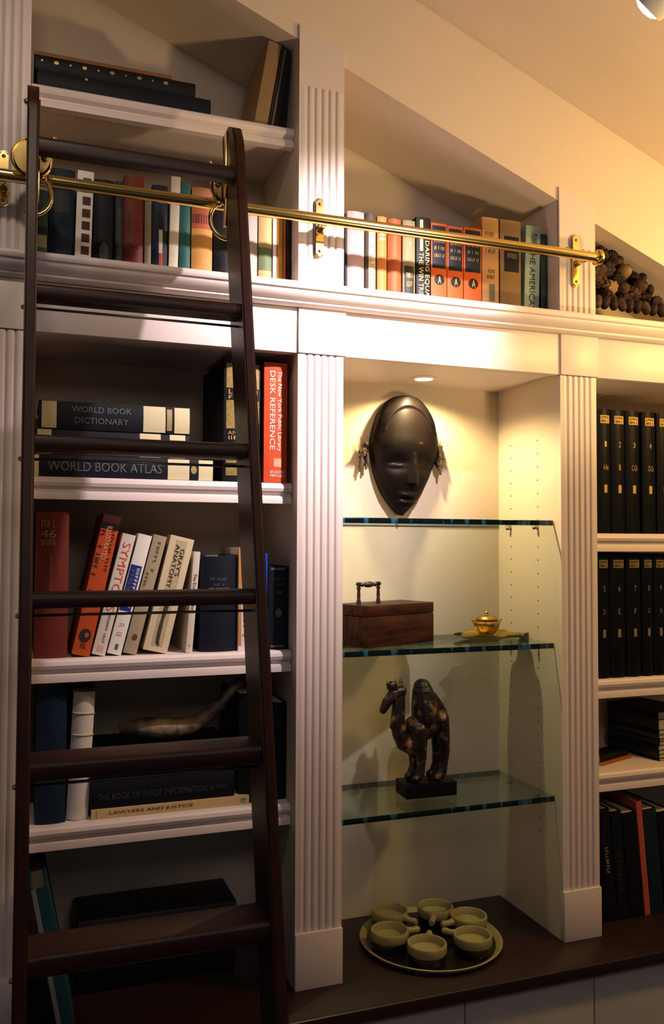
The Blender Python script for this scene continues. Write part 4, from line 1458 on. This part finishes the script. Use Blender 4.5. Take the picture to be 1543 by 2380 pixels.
add_lathe(bm, [(0, 0.0), (RP * 0.903, 0.0), (RP * 0.903, 0.0055), (0, 0.0055)], n=64)
done(bm, 'well', M_DGLAZE, PT, auto=40)
RK = []
spots = ((903, 2112, 'back left ramekin on the platter, its rim nearest the bay wall at left'), (1012, 2103, 'rearmost ramekin on the platter, right of the back left one'), (1092, 2124, 'back right ramekin on the platter'),
         (1102, 2171, 'front right ramekin on the platter with a pale handle'), (992, 2192, 'front centre ramekin, nearest the counter edge'), (902, 2160, 'front left ramekin on the platter'))
RH = 0.040
for px, py, lab in spots:
    p = at(px, py, Z=ZC + 0.0058 + RH)
    RK.append((p, lab))
cenr = sum((p for p, _ in RK), Vector()) / 6
r0 = 44 * depth_of(RK[0][0]) / F
ang0 = None
ring = sum(((p - cenr).xy.length for p, _ in RK)) / 6
print('ring', ring, 'r0', r0, cenr, pcn)
r0 = 0.0425


RK = [(cenr + (p - cenr) * 0.965, l) for p, l in RK]


def ramekin(p, lab):
    a = math.atan2(cenr.y - p.y, cenr.x - p.x)
    t = thing('ramekin', lab, 'ramekin', (p.x, p.y, ZC + 0.0058), (0, 0, a), group='ramekins on the platter')
    return t


def add_parts(t):
    bm = bmesh.new()
    add_lathe(bm, [(0, 0.0), (r0 * 0.86, 0.0), (r0 * 0.93, 0.003), (r0 * 0.95, RH * 0.50), (r0 * 0.90, RH * 0.50), (0, RH * 0.42)], n=40)
    done(bm, 'base', M_DGLAZE, t, auto=45)
    bm = bmesh.new()
    add_lathe(bm, [(r0 * 0.955, RH * 0.505), (r0 * 0.99, RH * 0.56), (r0 * 1.0, RH * 0.94), (r0 * 0.97, RH), (r0 * 0.90, RH), (r0 * 0.87, RH * 0.95), (r0 * 0.84, RH * 0.60), (r0 * 0.60, RH * 0.54), (0, RH * 0.53), (0, RH * 0.505)], n=40, close=False)
    done(bm, 'bowl', M_OLIVE, t, auto=45)
    bm = bmesh.new()
    hl_ = min(0.030, ring - r0 - 0.010)
    add_tube(bm, [(r0 * 0.99, 0, RH * 0.74), (r0 + hl_ * 0.4, 0, RH * 0.72), (r0 + hl_ * 0.8, 0, RH * 0.72), (r0 + hl_, 0, RH * 0.72)], [0.0085, 0.0068, 0.0078, 0.006], 14)
    done(bm, 'handle', M_OLIVE, t, auto=50)


first = None
for p, lab in RK:
    t = ramekin(p, lab)
    if first is None:
        add_parts(t)
        first = t
    else:
        for ch in list(first.children):
            c = ch.copy()
            COL.objects.link(c)
            c.parent = t

# ------------------------------------------------------------------ right bay : encyclopedia rows
YE = 0.048
G = 'black encyclopedia volumes on the upper right shelf'
C_EN = mk('black_leatherette', (0.004, 0.005, 0.008), 0.42, spec=0.15, var=0.2, scale=120)
edges = [(1392.5, 1423.5), (1425, 1457), (1458.5, 1491), (1497, 1528)]
wpx = at(1457, 1238, Y=YE).x - at(1425, 1238, Y=YE).x
x_next = None
vols = []
for pl, pr in edges:
    vols.append((at(pl, 1238, Y=YE).x, at(pr, 1238, Y=YE).x))
x = vols[-1][1] + 0.004
while x + wpx < XEND - 0.03:
    vols.append((x, x + wpx))
    x += wpx + 0.002
ordn = ['nearest the pilaster', 'second from the pilaster', 'third from the pilaster', 'fourth from the pilaster', 'fifth from the pilaster', 'sixth from the pilaster', 'seventh from the pilaster', 'eighth from the pilaster', 'ninth from the pilaster', 'tenth from the pilaster', 'eleventh from the pilaster', 'twelfth from the pilaster']
ztv = at(1400, 950, Y=YE).z
C_YG = C('bright_gilt', (0.62, 0.42, 0.13))


def enc(label, xl, xr, Z, zt, i, gm, group, small=False):
    b = Book(label, xr - xl - 0.0008, zt - Z, 0.20, C_EN, group=group, rnd=0.14)
    b.place(((xl + xr) / 2, YE, Z))
    b.patch(0.18, 0.86, 0.885, 0.950, gm, 'title_bar')
    b.marks(0.24, 0.80, 0.923, 0.942, C_EN, off=0.0011, n=5, seed=41).marks(0.24, 0.80, 0.893, 0.912, C_EN, off=0.0011, n=4, seed=42)
    b.text(str(i % 9 + 1), 0.44, 0.60, 0.695, 0.74, gm, name='volume_number')
    b.text(('A-Aut', 'B', 'C-Ch', 'Ci-Cz', 'D', 'E', 'F', 'G', 'H')[i % 9], 0.34 if i % 9 in (0, 2, 3) else 0.44, 0.74 if i % 9 in (0, 2, 3) else 0.60, 0.51, 0.555, gm, name='volume_letters')
    b.patch(0.41, 0.63, 0.325, 0.39, gm, 'emblem')
    return b


for i, (xl, xr) in enumerate(vols[:7]):
    enc('black encyclopedia volume with bright gilt marks on the upper right shelf, %s' % ordn[i], xl, xr, R1 + 0.0002, ztv, i, C_YG, G)
G = 'black encyclopedia volumes on the second right shelf'
ztv2 = at(1400, 1287, Y=YE).z - 0.0
ed2 = [(1390, 1420), (1422, 1458), (1460, 1494), (1496, 1522), (1523.5, 1550)]
v2 = [(at(a, 1560, Y=YE).x, at(b_, 1560, Y=YE).x) for a, b_ in ed2]
v2[0] = (max(v2[0][0], XC1 + 0.001), v2[0][1])
x = v2[-1][1] + 0.002
for q in range(2):
    v2.append((x, x + 0.029))
    x += 0.031
C_DG = C('dim_gilt', (0.25, 0.20, 0.10))
for i, (xl, xr) in enumerate(v2):
    enc('black encyclopedia volume with dull gilt marks on the second right shelf, %s' % ordn[i], xl, xr, R2 + 0.0002, ztv2, i + 4, C_DG, G)

# ------------------------------------------------------------------ right bay : magazines on the third shelf
Z5 = R3 + 0.0002
a_ = at(1416, 1737, Z=Z5)
b_ = at(1536, 1771, Z=Z5)
v = b_ - a_
v.z = 0
Lm = v.length
yw = math.atan2(v.y, v.x)
print('mag', a_, b_, Lm, math.degrees(yw))
C_GG = C('grey_green_paper', (0.055, 0.055, 0.045), var=0.3, scale=40)
C_DT = C('dark_teal_cover', (0.012, 0.028, 0.038))
mags = [(0.007, M_BLACK, 'lowest dark magazine of the pile'), (0.009, C_GG, 'thin grey-green magazine just above the lowest one'), (0.011, C_DT, 'dark teal catalogue low in the pile'), (0.012, M_NAVYB, 'navy catalogue above the dark teal one'),
        (0.010, C_GG, 'grey-green magazine above the navy catalogue'), (0.006, M_BLACK, 'thin black magazine in the middle of the pile'), (0.010, C('olive_paper', (0.07, 0.06, 0.04)), 'olive magazine in the upper half of the pile'), (0.012, M_NAVYB, 'navy magazine under the thick grey catalogue'),
        (0.026, C('grey_paper', (0.05, 0.052, 0.045), var=0.3), 'thick grey catalogue near the top of the pile'), (0.018, M_BLACK, 'black album on top of the pile of magazines')]
z = Z5
avail = R2 - 0.0435 - 0.006 - Z5
ksc = min(1.0, avail / sum(m[0] for m in mags))
rnd = random.Random(5)
dmag = min(0.16, (XEND - 0.03 - 0.02))
for th, m, lab in mags:
    th *= ksc
    b = Book(lab + ' on the third right shelf', th - 0.0004, Lm, 0.13, m, pages=C('magazine_pages', (0.5, 0.42, 0.25)), group='magazines in a pile on the third right shelf', rnd=0.02, board=0.0006, name='magazine', inset=0.001)
    b.root['category'] = 'magazine'
    off = rnd.uniform(-0.002, 0.002)
    b.place((a_.x + off, a_.y + 0.004 + rnd.uniform(0, 0.003), z + th / 2), (0, PI / 2, yw))
    z += th
p0, p1 = at(1399, 1781, Z=Z5), at(1468, 1761, Z=Z5)
v = p1 - p0
v.z = 0
yw2 = math.atan2(v.y, v.x)
b = Book('orange booklet lying at the front of the third right shelf', 0.007, v.length, 0.05, C('orange_booklet', (0.42, 0.13, 0.025)), rnd=0.02, board=0.0006, name='booklet', inset=0.001)
b.root['category'] = 'booklet'
b.place((p0.x, p0.y, Z5 + 0.0036), (0, PI / 2, yw2))
b = Book('black notebook lying on the orange booklet', 0.016, v.length * 0.95, 0.045, M_BLACK, rnd=0.02, board=0.001, name='notebook', inset=0.002)
b.root['category'] = 'notebook'
b.place((p0.x - 0.001, p0.y + 0.006, Z5 + 0.0074 + 0.008), (0, PI / 2, yw2))

# ------------------------------------------------------------------ right bay : bottom compartment
G = 'dark books in the bottom right compartment'
YQ = 0.05
ltop = R3 - 0.05


def rb(label, pl, pr, top, mat, tilt, d=0.2, **kw):
    return upright(label, pl, pr, 2150, top, YQ, ZC, mat, tilt, d, group=G, **kw)


b = rb('tall black binder with white lettering beside the pilaster at bottom right', 1412, 1437, 1880, M_BLACK, -T(5.2), rnd=0.04)
b.marks(0.30, 0.58, 0.42, 0.66, C('ivory_ink', (0.42, 0.40, 0.30)), 'd', n=9, seed=43)
b = rb('black binder with dim grey-green lettering at bottom right', 1439, 1464, 1885, M_NAVYB, -T(5.2), rnd=0.04)
b.marks(0.25, 0.6, 0.25, 0.68, C('dim_green_ink', (0.045, 0.05, 0.035)), 'd', n=10, seed=44)
b = rb('wide black binder left of the red-spined book', 1466, 1498.5, 1888, M_BLACK, -T(5.2), rnd=0.04)
b = rb('thin coral red book leaning left among black binders', 1500, 1513, 1864, C('coral_red', (0.55, 0.12, 0.08)), -T(5.2), rnd=0.04)
b = rb('dark teal binder right of the coral red book', 1515, 1545, 1880, C_DT, -T(5.2), rnd=0.04)
b = rb('black binder at the right edge of the bottom right compartment', 1547, 1580, 1885, M_BLACK, -T(5.2), rnd=0.04)

# ------------------------------------------------------------------ dried pod arrangement on the ledge, right bay
PYc = 0.10
PDZ = LEDGE + 0.0003
x0, x1 = XC1 + 0.004, at(1600, 745, Y=0.03).x
PD = thing('dried_pod_arrangement', 'brown arrangement of dried pods and cones in a low wicker tray on the right ledge', 'dried arrangement', ((x0 + x1) / 2, PYc, PDZ))
ox, hwx = (x0 + x1) / 2, (x1 - x0) / 2
bm = bmesh.new()
th = 0.016
add_box(bm, -hwx, hwx, -0.065, 0.10, 0, 0.004)
for q in range(3):
    rr = 0.0034
    zz = 0.004 + rr + q * 0.0055
    add_tube(bm, [(-hwx + .003, -0.062, zz), (hwx - .003, -0.062, zz), (hwx - .003, 0.097, zz), (-hwx + .003, 0.097, zz), (-hwx + .003, -0.062, zz)], rr, 8)
done(bm, 'tray', mk('wicker', (0.22, 0.10, 0.03), 0.7, var=0.4, scale=150, bump=0.6), PD, auto=50)
M_POD = mk('dried_pod_brown', (0.095, 0.045, 0.030), 0.65, spec=0.2, col2=(0.020, 0.011, 0.013), scale=70, bump=0.6, contrast=(0.35, 0.65))
M_PODD = mk('dark_pod', (0.034, 0.019, 0.020), 0.6, spec=0.2, var=0.4, scale=60, bump=0.4)
M_PODP = mk('pale_pod', (0.26, 0.15, 0.07), 0.6, var=0.2, scale=60)


def pod(px, py, r, m, kind, Y=0.05, seed=0):
    p = at(px, py, Y=Y)
    rr = r * depth_of(p) / F
    p = p - Vector((ox, PYc, PDZ))
    bm = bmesh.new()
    rn = random.Random(seed)
    if kind == 'cup':
        e = Euler((-1.2 + rn.uniform(-.4, .4), rn.uniform(-.6, .6), 0))
        add_lathe(bm, [(0, -1.0), (0.35, -0.9), (0.75, -0.4), (1.0, 0.2), (0.98, 0.4), (0.85, 0.38), (0.5, 0.15), (0, 0.1)], n=18)
        bmesh.ops.transform(bm, matrix=Matrix.Translation(p) @ e.to_matrix().to_4x4() @ Matrix.Scale(rr, 4), verts=bm.verts)
    elif kind == 'long':
        e = Euler((rn.uniform(-.2, .2), rn.uniform(-.35, .35), 0))
        pr_ = [(0, -1.5), (0.5, -1.35), (0.85, -0.8), (0.95, 0), (0.8, 0.8), (0.45, 1.3), (0, 1.45)]
        add_lathe(bm, pr_, n=16)
        for v_ in bm.verts:
            a = math.atan2(v_.co.y, v_.co.x)
            f = 1 - 0.12 * (math.cos(5 * a) > 0.6)
            v_.co.x *= f
            v_.co.y *= f
        bmesh.ops.transform(bm, matrix=Matrix.Translation(p) @ e.to_matrix().to_4x4() @ Matrix.Scale(rr, 4), verts=bm.verts)
    else:
        # cone of overlapping pointed scales
        e = Euler((-0.9 + rn.uniform(-.5, .5), rn.uniform(-.7, .7), rn.uniform(-1, 1)))
        bmesh.ops.create_icosphere(bm, subdivisions=2, radius=0.72)
        for ring_ in range(4):
            zz = -0.6 + ring_ * 0.42
            rr_ = math.sqrt(max(0.05, 1 - zz * zz)) * 0.72
            nn_ = 7 if ring_ < 3 else 5
            for q_ in range(nn_):
                a_q = 2 * PI * (q_ + 0.5 * (ring_ % 2)) / nn_
                b0 = Vector((rr_ * math.cos(a_q), rr_ * math.sin(a_q), zz))
                o_ = b0.normalized()
                m_ = Matrix.Translation(b0 + Vector((0, 0, 0.12)) + o_ * 0.06) @ o_.to_track_quat('X', 'Z').to_matrix().to_4x4() @ Matrix.Rotation(0.45, 4, 'Y') @ Matrix.Diagonal((0.13, 0.34, 0.40, 1))
                bmesh.ops.create_icosphere(bm, subdivisions=1, radius=1.0, matrix=m_)
        bmesh.ops.transform(bm, matrix=Matrix.Translation(p) @ e.to_matrix().to_4x4() @ Matrix.Scale(rr, 4), verts=bm.verts)
    done(bm, 'seed_pod', m, PD, auto=50)


seed = 0
for k in range(10):
    seed += 1
    pod(1389 + k * 18.5, 700 + k * 2.6, 11.5, M_PODD if k % 3 else M_POD, 'long', 0.05, seed)
for px, py, r, m, kd in ((1400, 660, 19, M_POD, 'ball'), (1388, 632, 22, M_POD, 'ball'), (1420, 668, 17, M_PODP, 'ball'), (1447, 672, 20, M_POD, 'cup'), (1405, 600, 20, M_PODD, 'ball'), (1410, 625, 20, M_PODD, 'ball'),
                         (1432, 606, 20, M_POD, 'cup'), (1454, 630, 17, M_PODP, 'cup'), (1436, 645, 15, M_PODD, 'ball'), (1475, 650, 15, M_PODD, 'ball'), (1490, 664, 18, M_POD, 'cup'), (1472, 684, 18, M_POD, 'ball'),
                         (1500, 684, 16, M_PODD, 'ball'), (1392, 585, 14, M_PODD, 'ball'), (1425, 588, 13, M_PODD, 'ball'), (1466, 612, 12, M_PODD, 'ball'), (1415, 690, 15, M_PODD, 'ball'), (1450, 695, 15, M_PODD, 'ball'),
                         (1495, 642, 8, M_PODD, 'long'), (1512, 672, 8, M_PODD, 'long'), (1525, 700, 13, M_PODD, 'ball')):
    seed += 1
    pod(px, py, r, m, kd, 0.06 + 0.012 * (seed % 3), seed)
for px, py, r in ((1400, 650, 26), (1440, 655, 28), (1475, 690, 24), (1400, 690, 24), (1510, 712, 16), (1395, 620, 24), (1425, 625, 24)):
    seed += 1
    pod(px, py, r, M_PODD, 'ball', 0.115, seed)

# ------------------------------------------------------------------ track spotlight near the ceiling, top right
LP = Vector((0.375, -0.60, 0.855 + ZO))
tgt = at(815, 800, Y=0.0)
ax = (tgt - LP).normalized()
lp = at(1508, 14, Y=-0.60)
print('lamp pixel pos', lp, 'ceil', ceil(lp.x))
LP = lp
ax = (tgt - LP).normalized()
TL = thing('track_spotlight', 'white spotlight head hanging from the sloping ceiling at top right', 'spotlight', LP)
q = ax.to_track_quat('Z', 'Y')
bm = bmesh.new()
add_lathe(bm, [(0.024, 0.0), (0.028, 0.004), (0.030, 0.0), (0.030, -0.055), (0.022, -0.085), (0.010, -0.092), (0, -0.092), (0, -0.088), (0.009, -0.088), (0.020, -0.080), (0.0265, -0.05), (0.0265, -0.001)], n=40, close=False)
o = done(bm, 'shade', mk('white_enamel', (0.75, 0.72, 0.68), 0.35), TL, auto=40)
o.rotation_mode = 'QUATERNION'
o.rotation_quaternion = q
bm = bmesh.new()
add_lathe(bm, [(0, 0.012), (0.012, 0.0105), (0.021, 0.006), (0.0262, 0.0), (0.0262, -0.004), (0, -0.004)], n=36)
o = done(bm, 'bulb_face', emit('spot_face', (1.0, 0.95, 0.92), 60.0), TL, auto=60)
o.rotation_mode = 'QUATERNION'
o.rotation_quaternion = q
bm = bmesh.new()
kk = -ax * 0.05
zc_ = ceil(LP.x + kk.x) - LP.z
add_tube(bm, [kk, Vector((kk.x, kk.y, zc_ - 0.001))], 0.006, 12)
add_lathe(bm, [(0, zc_ - 0.03), (0.03, zc_ - 0.028), (0.03, zc_ - 0.03 + 0.05)], c=(kk.x, kk.y, 0), n=24)
done(bm, 'stem', mk('white_enamel', (0.75, 0.72, 0.68), 0.35), TL, auto=40)


# ------------------------------------------------------------------ lights
def light(name, kind, loc, energy, col, tgt=None, **kw):
    l = bpy.data.lights.new(name, kind)
    l.energy = energy
    l.color = col
    for k_, v_ in kw.items():
        setattr(l, k_, v_)
    o = bpy.data.objects.new(name, l)
    COL.objects.link(o)
    o.location = loc
    if tgt is not None:
        o.rotation_euler = (Vector(tgt) - Vector(loc)).to_track_quat('-Z', 'Y').to_euler()
    return o


light('track_spot_beam', 'SPOT', LP + ax * 0.016, 112.0, (1.0, 0.82, 0.82), tgt, spot_size=math.radians(68), spot_blend=1.0, shadow_soft_size=0.016)
light('puck_beam', 'SPOT', (pc.x, pc.y, FASB - 0.006), 17.0, (1.0, 0.71, 0.34), (pc.x, pc.y + 0.0, 0), spot_size=math.radians(156), spot_blend=0.5, shadow_soft_size=0.012)
light('warm_room_lamp', 'POINT', (1.2, -0.58, 0.58 + ZO), 24.0, (1.0, 0.60, 0.18), shadow_soft_size=0.06)
light('uplight_lamp', 'SPOT', (0.80, -1.25, -0.25 + ZO), 50.0, (1.0, 0.68, 0.33), (0.52, 0, 1.06 + ZO), spot_size=math.radians(58), spot_blend=0.5, shadow_soft_size=0.05)
light('left_fill_beam', 'SPOT', (-0.62, -0.95, 1.30 + ZO), 14.5, (1.0, 0.80, 0.60), (-0.50, 0, 0.5 + ZO), spot_size=math.radians(75), spot_blend=1.0, shadow_soft_size=0.05)  # unseen spot added to light the left pilaster and shelves
light('room_fill', 'AREA', (0.0, -2.5, 1.25 + ZO), 10.0, (1.0, 0.82, 0.80), (0.1, 0, -0.1 + ZO), shape='DISK', size=0.9)
w = bpy.data.worlds.new('room_ambient')
SC.world = w
w.use_nodes = True
w.node_tree.nodes['Background'].inputs['Color'].default_value = (0.70, 0.66, 0.72, 1)
w.node_tree.nodes['Background'].inputs['Strength'].default_value = 0.07

SC.view_settings.view_transform = 'Standard'
SC.view_settings.look = 'None'
SC.view_settings.exposure = 0.0
SC.view_settings.gamma = 1.0
SC.view_settings.use_curve_mapping = False
SC.cycles.max_bounces = 8
SC.cycles.transparent_max_bounces = 16
SC.cycles.sample_clamp_indirect = 4.0
SC.cycles.caustics_reflective = False
SC.cycles.use_denoising = True
